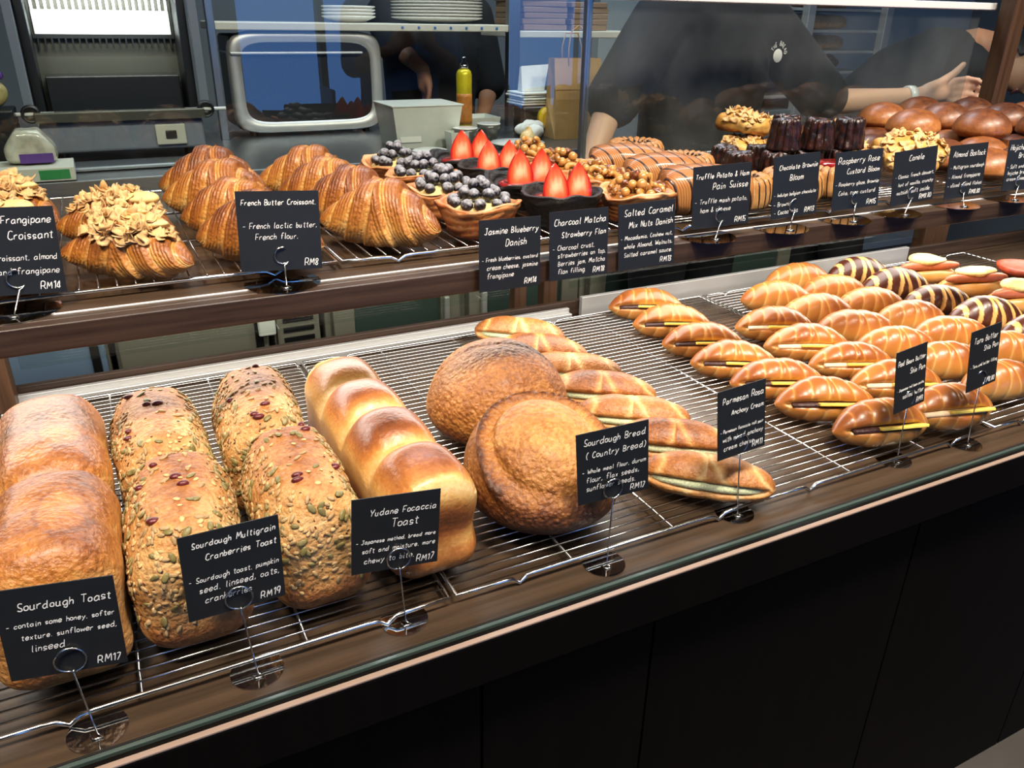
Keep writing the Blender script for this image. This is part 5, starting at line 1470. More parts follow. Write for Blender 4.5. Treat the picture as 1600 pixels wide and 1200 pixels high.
def plate_mesh(R, h=0.016):
    return MB().lathe([(0.001, 0.003), (R*0.55, 0.0), (R*0.62, 0.0), (R*0.66, 0.004), (R, h), (R*1.01, h+0.002), (R*0.98, h+0.004), (R*0.66, 0.008), (0.001, 0.007)], 40).mesh('plate', M['porcelain'])
PM = plate_mesh(0.155); PM2 = plate_mesh(0.085)
ORD = ('lowest', 'second', 'third', 'fourth', 'fifth', 'sixth', 'seventh', 'eighth')
for k in range(7):
    tag(put('dinner_plate', PM, None, (1.12, 2.78, 1.380+0.0095*k)), 'large white plate, %s from the bottom of the wide stack on the shelf' % ORD[k], 'plate', 'white plates stacked on the shelf')
for k in range(4):
    tag(put('side_plate', PM2, None, (0.80, 2.74, 1.380+0.0095*k)), 'small white plate, %s from the bottom of the small stack' % ORD[k], 'plate', 'small white plates on the shelf')
rnd = random.Random(12)
for sx, nn, w_, nm in ((1.455, 6, 0.175, 'bigger'), (1.635, 5, 0.15, 'smaller')):
    for k in range(nn):
        mb = MB(); mb.box(0, 0, 0.009, w_*rnd.uniform(.96, 1.0), 0.22, 0.0175, bev=0.003)
        o = mb.build('kraft_bag_bundle', M['kraft_dark'], None, False, (sx+rnd.uniform(-.003, .003), 2.73, 1.3635+0.0182*k)); o.rotation_euler = (0, 0, rnd.uniform(-.03, .03))
        tag(o, 'bundle of flat kraft bags, %s from the bottom of the %s stack' % (ORD[k], nm), 'paper bags', 'bundled kraft bags on the shelf')

# oven
ov = thing('countertop_oven', 'countertop oven with a rounded silver frame and dark glass door', 'oven', (0.63, 2.66, 1.055))
MB().box(0, 0.09, 0.155, 0.45, 0.24, 0.27, bev=0.012).build('body', M['black'], ov)
fr = MB()
n = 40; outer = []; inner = []
def rr_pt(a, hw, hh, e): 
    c_, s_ = math.cos(a), math.sin(a); return (hw*math.copysign(abs(c_)**e, c_), hh*math.copysign(abs(s_)**e, s_))
vs = []
for (hw, hh, yy) in ((0.235, 0.147, 0.0), (0.235, 0.147, -0.030), (0.228, 0.141, -0.038), (0.200, 0.116, -0.036), (0.196, 0.112, -0.024), (0.196, 0.112, 0.0)):
    for k in range(n):
        x, z = rr_pt(2*PI*k/n, hw, hh, 0.30); vs.append((x, yy, z+0.155))
fs = [(i*n+k, i*n+(k+1) % n, (i+1)*n+(k+1) % n, (i+1)*n+k) for i in range(5) for k in range(n)]
fr.add(vs, fs); fr.build('door_frame', M['alu'], ov, True)
dg = MB().box(0, -0.022, 0.155, 0.40, 0.008, 0.232, bev=0.004).build('door_glass', plain('oven_glass', '#0a0c12', 0.08, spec=0.6), ov)
mb = MB(); mb.lathe([(0.001, 0), (0.022, 0), (0.022, 0.001), (0.001, 0.001)], 20); o = mb.build('round_sticker', M['red'], dg); o.location = (-0.158, -0.0268, 0.178); o.rotation_euler = (PI/2, 0, 0)
MB().box(-0.158, -0.0275, 0.140, 0.042, 0.0012, 0.05).build('label_sticker', M['red'], dg)
MB().box(-0.158, -0.0285, 0.128, 0.038, 0.0012, 0.026).build('label_sticker', M['porcelain'], dg)
for s in (-1, 1): MB().tube([(s*0.18, 0.0, 0), (s*0.18, 0.0, 0.02)], 0.012, 10).build('foot', M['black'], ov)

# things on the worktop
WZ = 1.0555
def cup(loc, label, fill):
    t = thing('coffee_cup', label, 'cup', loc, 0, 'grey coffee cups on the worktop')
    MB().lathe([(0.001, 0.0), (0.019, 0.0), (0.021, 0.003), (0.029, 0.018), (0.034, 0.040), (0.0355, 0.054), (0.033, 0.054), (0.031, 0.040), (0.024, 0.014), (0.001, 0.008)], 32).build('bowl', M['cupgrey'], t, True)
    MB().lathe([(0.0335, 0.0535), (0.0358, 0.0535), (0.0358, 0.0565), (0.0335, 0.0565)], 32).build('rim', M['porcelain'], t, True)
    MB().lathe([(0.001, 0.047), (0.0322, 0.047), (0.0322, 0.0485), (0.001, 0.0485)], 24).build('coffee', fill, t, True)
    MB().tube([(-0.030, -0.010, 0.044), (-0.043, -0.014, 0.042), (-0.046, -0.015, 0.030), (-0.038, -0.012, 0.020), (-0.028, -0.009, 0.020)], 0.0035, 8).build('handle', M['cupgrey'], t, True)
cup((0.962, 2.19, WZ), 'grey cup with milky coffee, nearer the strawberries', M['coffee'])
cup((1.070, 2.26, WZ), 'grey cup with dark coffee and white rim, behind the saucer', plain('dark_coffee', '#3b2013', 0.2))
cs = thing('saucer', 'white oval saucer on the steel worktop under the cream bun', 'saucer', (1.105, 2.135, WZ)); put('dish', MB().lathe([(0.001, 0.002), (0.04, 0), (0.05, 0.0), (0.078, 0.013), (0.079, 0.016), (0.05, 0.006), (0.001, 0.006)], 40).mesh('dish', M['porcelain']), cs)
f = Fbm(77, 60, 3)
def pf(P, N):
    Q = N*np.array([0.022, 0.020, 0.022]); Q[:, 2] += 0.010*np.exp(-((N[:, 0]-.2)/.35)**2)*smooth(N[:, 2], 0, 1); Q = Q+N*(f(Q[:, 0], Q[:, 1], Q[:, 2])*0.002)[:, None]; Q[:, 2] -= Q[:, 2].min()
    return Q, {'brown': 0.1+0.35*smooth(-N[:, 2], -0.4, 0.8)+0.2*f(Q[:, 0], Q[:, 1], Q[:, 2])}
tag(put('cream_bun', blob('cream_bun', 20, pf, M['yudane']), None, (1.135, 2.13, WZ+0.0065)), 'small toasted bun on the white saucer', 'bun')
# spray can
t = thing('spray_can', 'yellow spray can with a silver top behind the plastic tubs', 'spray can', (1.052, 2.40, WZ))
MB().lathe([(0.001, 0), (0.023, 0), (0.024, 0.004), (0.024, 0.185), (0.021, 0.195), (0.014, 0.201), (0.001, 0.202)], 28).build('body', M['yellow'], t, True)
MB().lathe([(0.001, 0.201), (0.015, 0.201), (0.013, 0.214), (0.006, 0.221), (0.007, 0.234), (0.001, 0.236)], 20).build('nozzle', M['chrome2'], t, True)
MB().lathe([(0.0243, 0.04), (0.0246, 0.05), (0.0246, 0.12), (0.0243, 0.13)], 28).build('label_band', plain('orange_label', '#b4702a', .4, var=.3, scale=60), t, True)
# tubs
def tub(name, loc, w, d, h, mat, label, taper=0.86, lid=None):
    t = thing(name, label, 'container', loc)
    m = MB(); vs = []
    for (k, z) in ((taper, 0), (taper, 0.001), (1, h), (0.97, h), (taper*0.96, 0.004), (taper*0.96, 0.003)):
        vs += [(-w/2*k, -d/2*k, z), (w/2*k, -d/2*k, z), (w/2*k, d/2*k, z), (-w/2*k, d/2*k, z)]
    fs = [(i*4+j, i*4+(j+1) % 4, (i+1)*4+(j+1) % 4, (i+1)*4+j) for i in range(4) for j in range(4)] + [(3, 2, 1, 0), (16, 17, 18, 19)]
    m.add(vs, fs).build('tub', mat, t)
    MB().box(0, 0, h+0.001, w*1.03, d*1.03, 0.004, bev=0.001).build('rim', mat, t) if lid else None
    return t
t = tub('plastic_tub', (0.860, 2.30, WZ), 0.21, 0.17, 0.115, M['clearbox'], 'large frosted plastic tub with a white label beside the oven', 0.85, True)
MB().box(-0.052, -0.078, 0.052, 0.062, 0.002, 0.085, M=Matrix.Rotation(math.radians(-6), 4, 'X')).build('label_sheet', M['porcelain'], t)
tub('plastic_tub', (1.10, 2.46, WZ), 0.16, 0.12, 0.055, M['clearbox'], 'low clear plastic tub behind the coffee cups')
tub('plastic_tub', (0.925, 2.165, WZ), 0.055, 0.05, 0.05, M['clearbox'], 'tiny clear plastic box beside the milky coffee')
mb = MB(); mb.lathe([(0.001, 0), (0.045, 0), (0.05, 0.004), (0.05, 0.010), (0.044, 0.012), (0.001, 0.010)], 28)
tag(mb.build('plastic_lid', M['porcelain'], None, True, (0.825, 2.12, WZ)), 'small round white plastic lid on the worktop behind the rear strawberry flan', 'plate')  # a plastic lid, round and white
# crumpled napkins
for k, (x, y, s) in enumerate(((1.19, 2.22, 1.0), (1.205, 2.25, 1.25))):
    f = Fbm(90+k, 70, 3)
    def nf(P, N):
        Q = N*np.array([0.038*s, 0.03, 0.022*s]); Q += N*(f(Q[:, 0], Q[:, 1], Q[:, 2])*0.007)[:, None]; Q[:, 2] -= Q[:, 2].min(); return Q, {'brown': N[:, 0]}
    o = put('crumpled_napkin', blob('crumpled_napkin', 12, nf, M['tissue']), None, (x, y, WZ+k*0.0))
    if k == 0: tag(o, 'crumpled white napkin right behind the saucer', 'napkin', 'napkins')
    else: o.location = (1.235, 2.31, WZ); tag(o, 'larger crumpled white napkin beside the tape roll', 'napkin', 'napkins')
# tape dispenser with tissues on top
t = thing('tape_dispenser', 'black tape dispenser holding a yellow roll beside the kraft bag', 'tape dispenser', (1.285, 2.38, WZ))
MB().box(0, 0, 0.045, 0.11, 0.07, 0.09, bev=0.01).build('body', M['black'], t)
tt = MB(); tt.lathe([(0.020, -0.012), (0.034, -0.012), (0.034, 0.012), (0.020, 0.012)], 28); o = tt.build('tape_roll', plain('yellow_tape', '#d6b21e', .35), t, True); o.location = (0.03, -0.048, 0.055); o.rotation_euler = (PI/2, 0, 0)
tissue = MB(); rnd = random.Random(3)
for k in range(5): tissue.box(rnd.uniform(-.006, .006), rnd.uniform(-.005, .005), 0.004+0.008*k, 0.13, 0.11, 0.006, bev=0.002)
tissue.add([(-0.05, -0.02, 0.04), (0.03, -0.02, 0.04), (0.055, 0.0, 0.12), (-0.045, 0.0, 0.115), (-0.05, 0.012, 0.04), (0.03, 0.012, 0.04), (0.052, 0.012, 0.117), (-0.045, 0.01, 0.112)], [(0, 1, 2, 3), (7, 6, 5, 4), (0, 3, 7, 4), (1, 5, 6, 2), (3, 2, 6, 7), (0, 4, 5, 1)])
tag(tissue.build('tissue_pack', M['tissue'], None, False, (1.300, 2.41, WZ+0.091)), 'white tissue pack resting on the black tape dispenser', 'tissues')
# kraft carrier bag
kb = thing('kraft_carrier_bag', 'brown kraft paper carrier bag with a twisted handle on the worktop', 'paper bag', (1.375, 2.28, WZ), math.radians(-6))
b = MB(); W, D, H = 0.158, 0.09, 0.235
b.add([(-W/2, -D/2, 0), (W/2, -D/2, 0), (W/2, D/2, 0), (-W/2, D/2, 0), (-W/2, -D/2*0.9, H*0.5), (W/2, -D/2*0.9, H*0.5), (W/2*0.96, D/2*0.9, H*0.5), (-W/2*0.96, D/2*0.9, H*0.5),
       (-W/2, -D/2*0.5, H), (W/2, -D/2*0.5, H), (W/2, D/2*0.5, H), (-W/2, D/2*0.5, H), (-W/2*.7, 0, H*0.5), (W/2*.7, 0, H*0.5)],
      [(3, 2, 1, 0), (0, 1, 5, 4), (4, 5, 9, 8), (2, 3, 7, 6), (6, 7, 11, 10), (1, 2, 6, 13, 5), (5, 13, 6, 10, 9), (3, 0, 4, 12, 7), (7, 12, 4, 8, 11)])
b.build('bag', M['kraft'], kb)
MB().tube([(-0.032, -0.024, H-0.03), (-0.033, -0.024, H+0.03), (-0.025, -0.020, H+0.075), (0, -0.018, H+0.092), (0.025, -0.020, H+0.075), (0.033, -0.024, H+0.03), (0.032, -0.024, H-0.03)], 0.0022, 7).build('handle', M['kraft'], kb, True)
MB().tube([(-0.032, 0.024, H-0.03), (-0.033, 0.026, H+0.03), (-0.022, 0.028, H+0.070), (0.02, 0.028, H+0.070), (0.033, 0.026, H+0.03), (0.032, 0.024, H-0.03)], 0.0022, 7).build('handle', M['kraft'], kb, True)
MB().box(0, -D/2*0.86, H*0.62, W+0.001, 0.0012, 0.0016).build('fold_line', plain('kraft_fold', '#8f7044', .8), kb)
lg = MB(); lg.tube([(0.062+0.010*math.cos(a), -D/2*0.90-0.0035, H*0.56+0.010*math.sin(a)) for a in [k*2*PI/14 for k in range(14)]], 0.0012, 5, closed=True); lg.build('printed_logo', M['black'], kb)

# left end of the worktop: bagged bread, papers, boxes
t = thing('bagged_bread', 'clear bag of bread with a purple neck hanging at the far left', 'bread bag', (-0.205, 2.30, 1.19))
f = Fbm(7, 25, 3)
def bg(P, N):
    Q = N*np.array([0.045, 0.03, 0.035]); Q += N*(f(Q[:, 0], Q[:, 1], Q[:, 2])*0.004)[:, None]; return Q+np.array([0, 0, 0.035]), {'brown': N[:, 0]}
put('bag', blob('bag', 12, bg, M['winbread']), t); MB().box(0, -0.002, 0.072, 0.085, 0.04, 0.016, bev=0.006).build('purple_band', M['purple'], t)
MB().box(0, 0, -0.067, 0.10, 0.12, 0.134, bev=0.004).build('box', M['black'], t)
t['label'] = 'clear bread bag with a purple band on a dark box at the far left'
t = thing('bagged_loaf', 'small clear bagged loaf with a purple label at the far left', 'bread bag', (-0.130, 2.13, WZ+0.032))
f2_ = Fbm(17, 30, 3)
def bg2(P, N):
    Q = rounded(P, (0.05, 0.035, 0.03), 0.014); Q += N*(f2_(Q[:, 0], Q[:, 1], Q[:, 2])*0.003)[:, None]; k = smooth(Q[:, 2], 0.0, 0.03); Q[:, 0] *= 1-0.45*k; Q[:, 2] += 0.012*k; Q[:, 2] -= Q[:, 2].min(); return Q, {'brown': N[:, 0]}
put('bag', blob('bag', 12, bg2, M['plastic_bag']), t); MB().box(0.01, -0.037, 0.014, 0.066, 0.003, 0.02).build('purple_label', M['purple'], t)
mb = MB(); mb.box(0, 0, 0.016, 0.17, 0.13, 0.030, bev=0.002); o = mb.build('carton', M['cream'], None, False, (-0.135, 2.115, WZ)); tag(o, 'flat pale carton with green print under the small bagged loaf', 'box')
o2 = MB().box(0.045, -0.0655, 0.016, 0.06, 0.002, 0.02).build('green_print', M['green'], o)
mb = MB(); mb.box(0, 0, 0.11, 0.07, 0.006, 0.16, bev=0.001)
o = mb.build('paper_sheet', M['porcelain'], None, False, (-0.085, 2.72, 1.20)); o.location = (-0.10, 2.745, 1.0265); tag(o, 'white paper sheet propped behind the slicing machine at its left', 'paper')

# glass fronted bread cabinet on the far right
bc = thing('bread_cabinet', 'tall pale framed cabinet with shelves of bread far behind the staff', 'cabinet', (3.12, 3.10, 0.0))
for x in (-0.42, -0.16, 0.34): MB().box(x, -0.20, 0.95, 0.045, 0.04, 1.8, bev=0.003).build('upright', M['alu'], bc)
for z in (1.455, 1.365, 1.275, 1.185, 1.085): MB().box(-0.04, 0.0, z, 0.76, 0.36, 0.012, bev=0.002).build('shelf_board', M['alu'], bc)
MB().box(-0.04, 0.0, 0.52, 0.80, 0.40, 1.02, bev=0.005).build('base', M['wallk'], bc)
MB().box(-0.04, 0.20, 1.45, 0.80, 0.02, 0.84).build('back_panel', plain('cabinet_back', '#aab4b6', .5), bc)
fb = Fbm(55, 30, 3)
def sb(P, N):
    Q = rounded(P, (0.125, 0.06, 0.028), 0.026); Q[:, 2] += 0.007*np.abs(np.sin(Q[:, 0]*42))*smooth(N[:, 2], 0, .6); Q += N*(fb(Q[:, 0], Q[:, 1], Q[:, 2])*0.003)[:, None]; Q[:, 2] -= Q[:, 2].min(); return Q, {'brown': 0.35+0.2*N[:, 2]}
SBM = blob('shelf_loaf', 16, sb, M['country']); k = 0
for z, zn in ((1.461, 'top'), (1.371, 'second'), (1.281, 'third')):
    for x, xn in ((-0.29, 'door side'), (0.07, 'wall side')):
        o = put('shelf_loaf', SBM, None, (3.12+x+(0.02 if x > 0 else 0), 3.09, z+0.0015)); o.scale = (0.78 if x < 0 else 1.25, 1, 0.9+0.1*(k % 2)); k += 1
        tag(o, 'long pale loaf on the %s shelf of the far cabinet, %s' % (zn, xn), 'bread', 'loaves in the far cabinet')
fm = Fbm(58, 60, 3)
def mf(P, N):
    Q = N*np.array([0.05, 0.05, 0.022]); Q[:, 2] += 0.010*smooth(N[:, 2], .3, 1); Q += N*(fm(Q[:, 0], Q[:, 1], Q[:, 2])*0.006)[:, None]; Q[:, 2] -= Q[:, 2].min(); return Q, {'brown': N[:, 2]}
MFM = blob('dark_muffin', 12, mf, M['canele'])
for x, nm in ((-0.07, 'nearest the door frame'), (0.06, 'in the middle'), (0.19, 'nearest the wall')):
    tag(put('dark_muffin', MFM, None, (3.12+x, 3.08, 1.193), None), 'dark lumpy muffin on the lowest visible cabinet shelf, ' + nm, 'muffin', 'dark muffins in the far cabinet')

# ---------------------------------------------------------------- street side, seen only as reflections
def cafe_table(x, y, label):
    t = thing('cafe_table', label, 'table', (x, y, 0), 0, 'dark tables by the street windows')
    MB().box(0, 0, 0.75, 0.75, 0.65, 0.03, bev=0.005).build('table_top', plain('table_top', '#9aa4b2', .25), t)
    MB().tube([(0, 0, 0.02), (0, 0, 0.735)], 0.03, 10).build('column', M['black'], t, True)
    MB().box(0, 0, 0.012, 0.45, 0.45, 0.022, bev=0.004).build('foot_plate', M['black'], t)
cafe_table(1.55, -2.7, 'dark table nearest the counter on the street side')
cafe_table(2.55, -3.6, 'dark table beside the potted plant on the street side')
def chair(x, y, rz, label):
    t = thing('cafe_chair', label, 'chair', (x, y, 0), rz, 'dark chairs by the street windows')
    MB().box(0, 0, 0.45, 0.42, 0.42, 0.03, bev=0.01).build('seat', M['black'], t)
    MB().box(0, 0.20, 0.72, 0.42, 0.025, 0.30, bev=0.01).build('backrest', M['black'], t)
    for sx in (-1, 1):
        for sy in (-1, 1): MB().tube([(sx*0.18, sy*0.18, 0), (sx*0.18, sy*0.18, 0.45 if sy < 0 else 0.72)], 0.014, 8).build('leg', M['black'], t, True)
chair(1.35, -2.15, PI, 'dark chair on the counter side of the nearest street table'); chair(1.95, -3.55, 1.6, 'dark chair between the two street side tables')
t = thing('potted_plant', 'leafy plant standing on the street side table', 'plant', (2.55, -3.6, 0.766))
MB().lathe([(0.001, 0), (0.07, 0), (0.09, 0.12), (0.08, 0.12), (0.001, 0.10)], 20).build('pot', M['black'], t, True)
lf = MB(); rnd = random.Random(4)
for k in range(150):
    a = rnd.uniform(0, 6.28); r = rnd.uniform(0.02, 0.42)*1.0; z = 0.2+rnd.uniform(0, 0.30)-0.25*r
    m4 = Matrix.Translation((r*math.cos(a), r*math.sin(a)*0.6, z)) @ Euler((rnd.uniform(-1, 1), rnd.uniform(-1, 1), rnd.uniform(0, 6))).to_matrix().to_4x4()
    lf.add([(0, 0, 0), (0.022, 0.03, 0.004), (0, 0.07, 0), (-0.022, 0.03, 0.004)], [(0, 1, 2, 3), (3, 2, 1, 0)][:1], m4)
    if k % 4 == 0: lf.tube([(0, 0, 0.1), (r*0.5*math.cos(a), r*0.3*math.sin(a), 0.1+z*0.6), (r*math.cos(a), r*math.sin(a)*0.6, z)], 0.003, 4)
lf.build('foliage', plain('leaf_green', '#24331f', .5), t)

area('slicer_plate_fill', (0.075, 2.345, 1.436), (0.075, 2.50, 1.37), 0.30, 0.015, 1.6, (1, 1, 0.97))  # added fill light that brightens the slicer's plate

# ---------------------------------------------------------------- people
M['skin'] = plain('light_skin', '#d8a88c', 0.5, sss=0.15, var=0.03, scale=12)
M['skin2'] = plain('tan_skin', '#b07f62', 0.5, sss=0.15, var=0.04, scale=12)
M['shirt'] = plain('black_cotton', '#16171a', 0.85, var=0.15, scale=14, bump=0.15)
M['trouser'] = plain('dark_trousers', '#17181c', 0.9)
M['hair'] = plain('dark_hair', '#15110f', 0.6, var=0.3, scale=200, stretch=(1, 1, 0.1))
M['blue_shirt'] = plain('light_blue_cotton', '#5f93e6', 0.8)
M['eye'] = plain('eye_white', '#cfc8c0', 0.2); M['iris'] = plain('dark_iris', '#1b120d', 0.15); M['lip'] = plain('lip', '#a5645a', 0.4)
def head_frame(center, up, fwd):
    u = Vector(up).normalized(); f = Vector(fwd); f = (f - u*f.dot(u)).normalized()
    Y = -f; X = Y.cross(u)
    m = Matrix((X, Y, u)).transposed().to_4x4(); m.translation = Vector(center); return m
def head_geo(mb, m4):
    P, fs = cube_grid(26); N = P/np.linalg.norm(P, axis=1)[:, None]
    x, y, z = N[:, 0], N[:, 1], N[:, 2]
    Q = N*np.array([0.074, 0.094, 0.112])
    jaw = smooth(-z, 0.1, 1.0); Q[:, 0] *= 1-0.30*jaw; Q[:, 1] += -0.010*jaw*(y < 0.3); Q[:, 1] *= np.where(y > 0, 1-0.25*jaw, 1)
    g = lambda cx, cz, sx, sz: np.exp(-((x-cx)/sx)**2-((z-cz)/sz)**2)*(y < 0)
    Q[:, 1] += -0.026*g(0, -0.14, 0.10, 0.17)*1.0 - 0.010*g(0, 0.05, 0.09, 0.25) - 0.006*g(0, 0.28, 0.5, 0.10)
    for s in (-1, 1): Q[:, 1] += 0.010*g(0.36*s, 0.10, 0.17, 0.11); Q[:, 1] += -0.004*g(0.45*s, -0.2, 0.2, 0.2)
    Q[:, 1] += -0.007*g(0, -0.50, 0.24, 0.06) + 0.004*g(0, -0.44, 0.22, 0.03) - 0.006*g(0, -0.62, 0.24, 0.07) + 0.004*g(0, -0.72, 0.3, 0.06) - 0.008*g(0, -0.88, 0.25, 0.14)
    mb.add(Q.tolist(), fs, m4)
    for s in (-1, 1):
        mb.ball((s*0.074, 0.008, -0.004), 1, 10, 8, (0.010, 0.017, 0.031), M=m4)
def head_parts(body, m4, hair, hairmat, beard=False):
    inv = body.matrix_world.inverted() if False else Matrix.Translation(-body.location)
    for s in (-1, 1):
        mb = MB(); mb.ball((s*0.030, -0.0765, 0.012), 0.0105, 12, 8, M=inv @ m4); e = mb.build('eye', M['eye'], body, True)
        mb = MB(); mb.ball((s*0.030, -0.0832, 0.010), 0.0055, 10, 6, M=inv @ m4); mb.build('iris', M['iris'], e, True)
        mb = MB(); mb.tube([(s*(0.014+0.010*k), -0.090+0.003*k*k*0.5, 0.030+0.003*math.sin(k)) for k in range(4)], [0.002, 0.003, 0.003, 0.0015], 6, M=inv @ m4); mb.build('eyebrow', hairmat, body, True)
    mb = MB(); mb.ball((0, -0.0905, -0.062), 1, 12, 8, (0.020, 0.0045, 0.0055), M=inv @ m4); mb.build('lips', M['lip'], body, True)
    P, fs = cube_grid(18); N = P/np.linalg.norm(P, axis=1)[:, None]
    Q = N*np.array([0.081, 0.101, 0.119]); fh = Fbm(9, 60, 2); Q += N*(fh(Q[:, 0], Q[:, 1], Q[:, 2])*0.0018)[:, None]
    keep = []
    for f in fs:
        c = N[list(f)].mean(0)
        lim = 0.42 if c[1] < -0.35 else (0.12 if c[1] < 0.1 else -0.55 if hair == 'short' else -0.8)
        if c[2] > lim: keep.append(f)
    mb = MB(); mb.add(Q.tolist(), keep, inv @ m4)
    if hair == 'long': mb.tube([(0, 0.09, 0.02), (0, 0.13, -0.04), (0, 0.12, -0.14), (0, 0.10, -0.20)], [0.03, 0.032, 0.025, 0.008], 10, M=inv @ m4)
    h = mb.build('hair', hairmat, body, True)
    sd = h.modifiers.new('thick', 'SOLIDIFY'); sd.thickness = 0.006; sd.offset = 1
def remesh(o, v, sm=4):
    r = o.modifiers.new('skin', 'REMESH'); r.mode = 'VOXEL'; r.voxel_size = v; r.use_smooth_shade = True
    s = o.modifiers.new('soft', 'SMOOTH'); s.factor = 0.5; s.iterations = sm
def chain(mb, pts, rad, n=16, sub=5):
    P = [Vector(p) for p in pts]; out = []; rr = []
    for i in range(len(P)-1):
        for k in range(sub):
            t = k/sub; tt = t*t*(3-2*t); out.append(P[i].lerp(P[i+1], t)); rr.append(rad[i]*(1-tt)+rad[i+1]*tt)
    out.append(P[-1]); rr.append(rad[-1])
    mb.tube(out, rr, n); mb.ball(P[0], rad[0], 14, 9); mb.ball(P[-1], rad[-1], 14, 9)
    for p, r in zip(P[1:-1], rad[1:-1]): mb.ball(p, r*0.995, 14, 9)
def torso(mb, pts):
    """pts: (centre, half width, half depth, axis for width)"""
    n = 28; vs = []
    dense = []
    for i in range(len(pts)-1):
        for k in range(4):
            t = k/4; t = t*t*(3-2*t); a, b = pts[i], pts[i+1]
            dense.append((Vector(a[0]).lerp(Vector(b[0]), k/4), a[1]*(1-t)+b[1]*t, a[2]*(1-t)+b[2]*t))
    dense.append((Vector(pts[-1][0]), pts[-1][1], pts[-1][2]))
    for i, (c, w, d) in enumerate(dense):
        T = (dense[min(i+1, len(dense)-1)][0]-dense[max(i-1, 0)][0]).normalized()
        W = Vector(torso.w).normalized(); W = (W-T*W.dot(T)).normalized(); D = T.cross(W)
        for k in range(n):
            a = 2*PI*k/n; vs.append(c+W*w*math.copysign(abs(math.cos(a))**0.85, math.cos(a))+D*d*math.copysign(abs(math.sin(a))**0.85, math.sin(a)))
    m = len(dense)
    fs = [(i*n+k, i*n+(k+1) % n, (i+1)*n+(k+1) % n, (i+1)*n+k) for i in range(m-1) for k in range(n)] + [tuple(range(n-1, -1, -1)), tuple((m-1)*n+k for k in range(n))]
    mb.add(vs, fs)
def hand(mb, wrist, palm, fingers, thumb, r=0.0088):
    chain(mb, [wrist, Vector(wrist).lerp(Vector(palm), 0.5), palm], [0.025, 0.027, 0.029])
    for i, fg in enumerate(fingers): chain(mb, [palm] + fg, [0.019] + [r*1.08, r, r*0.93, r*0.82][:len(fg)], 10, 4)
    chain(mb, thumb, [0.020, 0.0135, 0.0115, 0.0095, 0.0082][:len(thumb)], 10, 4)
def person(label, base, group, joints, shirt, trouser, skin, hairmat, hairkind, head, voxel=0.006, wdir=(1, 0, 0), parts=None):
    """joints: dict of world positions. The body is one continuous surface; clothes and hair are its children"""
    J = {k: Vector(v) for k, v in joints.items() if not isinstance(v, dict)}; B = Vector(base)
    mb = MB(); mb.M = Matrix.Translation(-B)
    torso.w = wdir
    torso(mb, [(J['pelvis'], 0.150, 0.10), (J['waist'], 0.125, 0.088), (J['chest'], 0.150, 0.100), (J['upper'], 0.145, 0.085), (J['neckb'], 0.06, 0.058)])
    chain(mb, [J['neckb'], J['neckt']], [0.058, 0.055])
    m4 = head_frame(*head); mbM = mb.M; head_geo(mb, mbM @ m4)
    for s in ('l', 'r'):
        chain(mb, [J['sh'+s], J['el'+s], J['wr'+s]], [0.052, 0.038, 0.026])
        mb_f = joints.get('hand'+s)
        hand(mb, J['wr'+s], mb_f['palm'], mb_f['fingers'], mb_f['thumb'])
        chain(mb, [J['hip'+s], J['kn'+s], J['an'+s]], [0.085, 0.058, 0.04])
        chain(mb, [J['an'+s]-Vector((0, 0, 0.035)), J['an'+s]+Vector((0, -0.07, -0.045)), J['an'+s]+Vector((0, -0.14, -0.05))], [0.036, 0.034, 0.028])
    o = mb.build('person', skin, None, True, B); tag(o, label, 'person', group); remesh(o, voxel)
    # shirt
    sb_ = MB(); sb_.M = Matrix.Translation(-B)
    torso(sb_, [(J['pelvis']+(J['waist']-J['pelvis'])*-0.1, 0.185, 0.135), (J['waist'], 0.178, 0.130), (J['chest'], 0.188, 0.132), (J['upper'], 0.165, 0.105), (J['upper'].lerp(J['neckb'], 0.75), 0.095, 0.072)])
    for s in ('l', 'r'):
        e = J['sh'+s].lerp(J['el'+s], 0.92)
        chain(sb_, [J['sh'+s].lerp(J['upper'], 0.35), J['sh'+s], e], [0.085, 0.080, 0.074 if shirt is not M['blue_shirt'] else 0.06])
    so = sb_.build('shirt', shirt, o, True); remesh(so, max(voxel, 0.007), 6)
    tb = MB(); tb.M = Matrix.Translation(-B)
    torso(tb, [(J['pelvis']+(J['waist']-J['pelvis'])*0.25, 0.155, 0.108), (J['pelvis'], 0.170, 0.122), (J['pelvis']-(J['waist']-J['pelvis'])*0.3, 0.165, 0.11)])
    for s in ('l', 'r'): chain(tb, [J['hip'+s], J['kn'+s], J['an'+s]+Vector((0, 0, 0.02))], [0.100, 0.076, 0.058])
    to = tb.build('trousers', trouser, o, True); remesh(to, 0.01, 5)
    for s in ('l', 'r'):
        sh = MB(); sh.M = Matrix.Translation(-B)
        chain(sh, [J['an'+s]-Vector((0, -0.01, 0.036)), J['an'+s]+Vector((0, -0.08, -0.042)), J['an'+s]+Vector((0, -0.15, -0.045))], [0.044, 0.042, 0.036]); sh.build('shoe', M['black'], o, True)
    head_parts(o, m4, hairkind, hairmat)
    return o
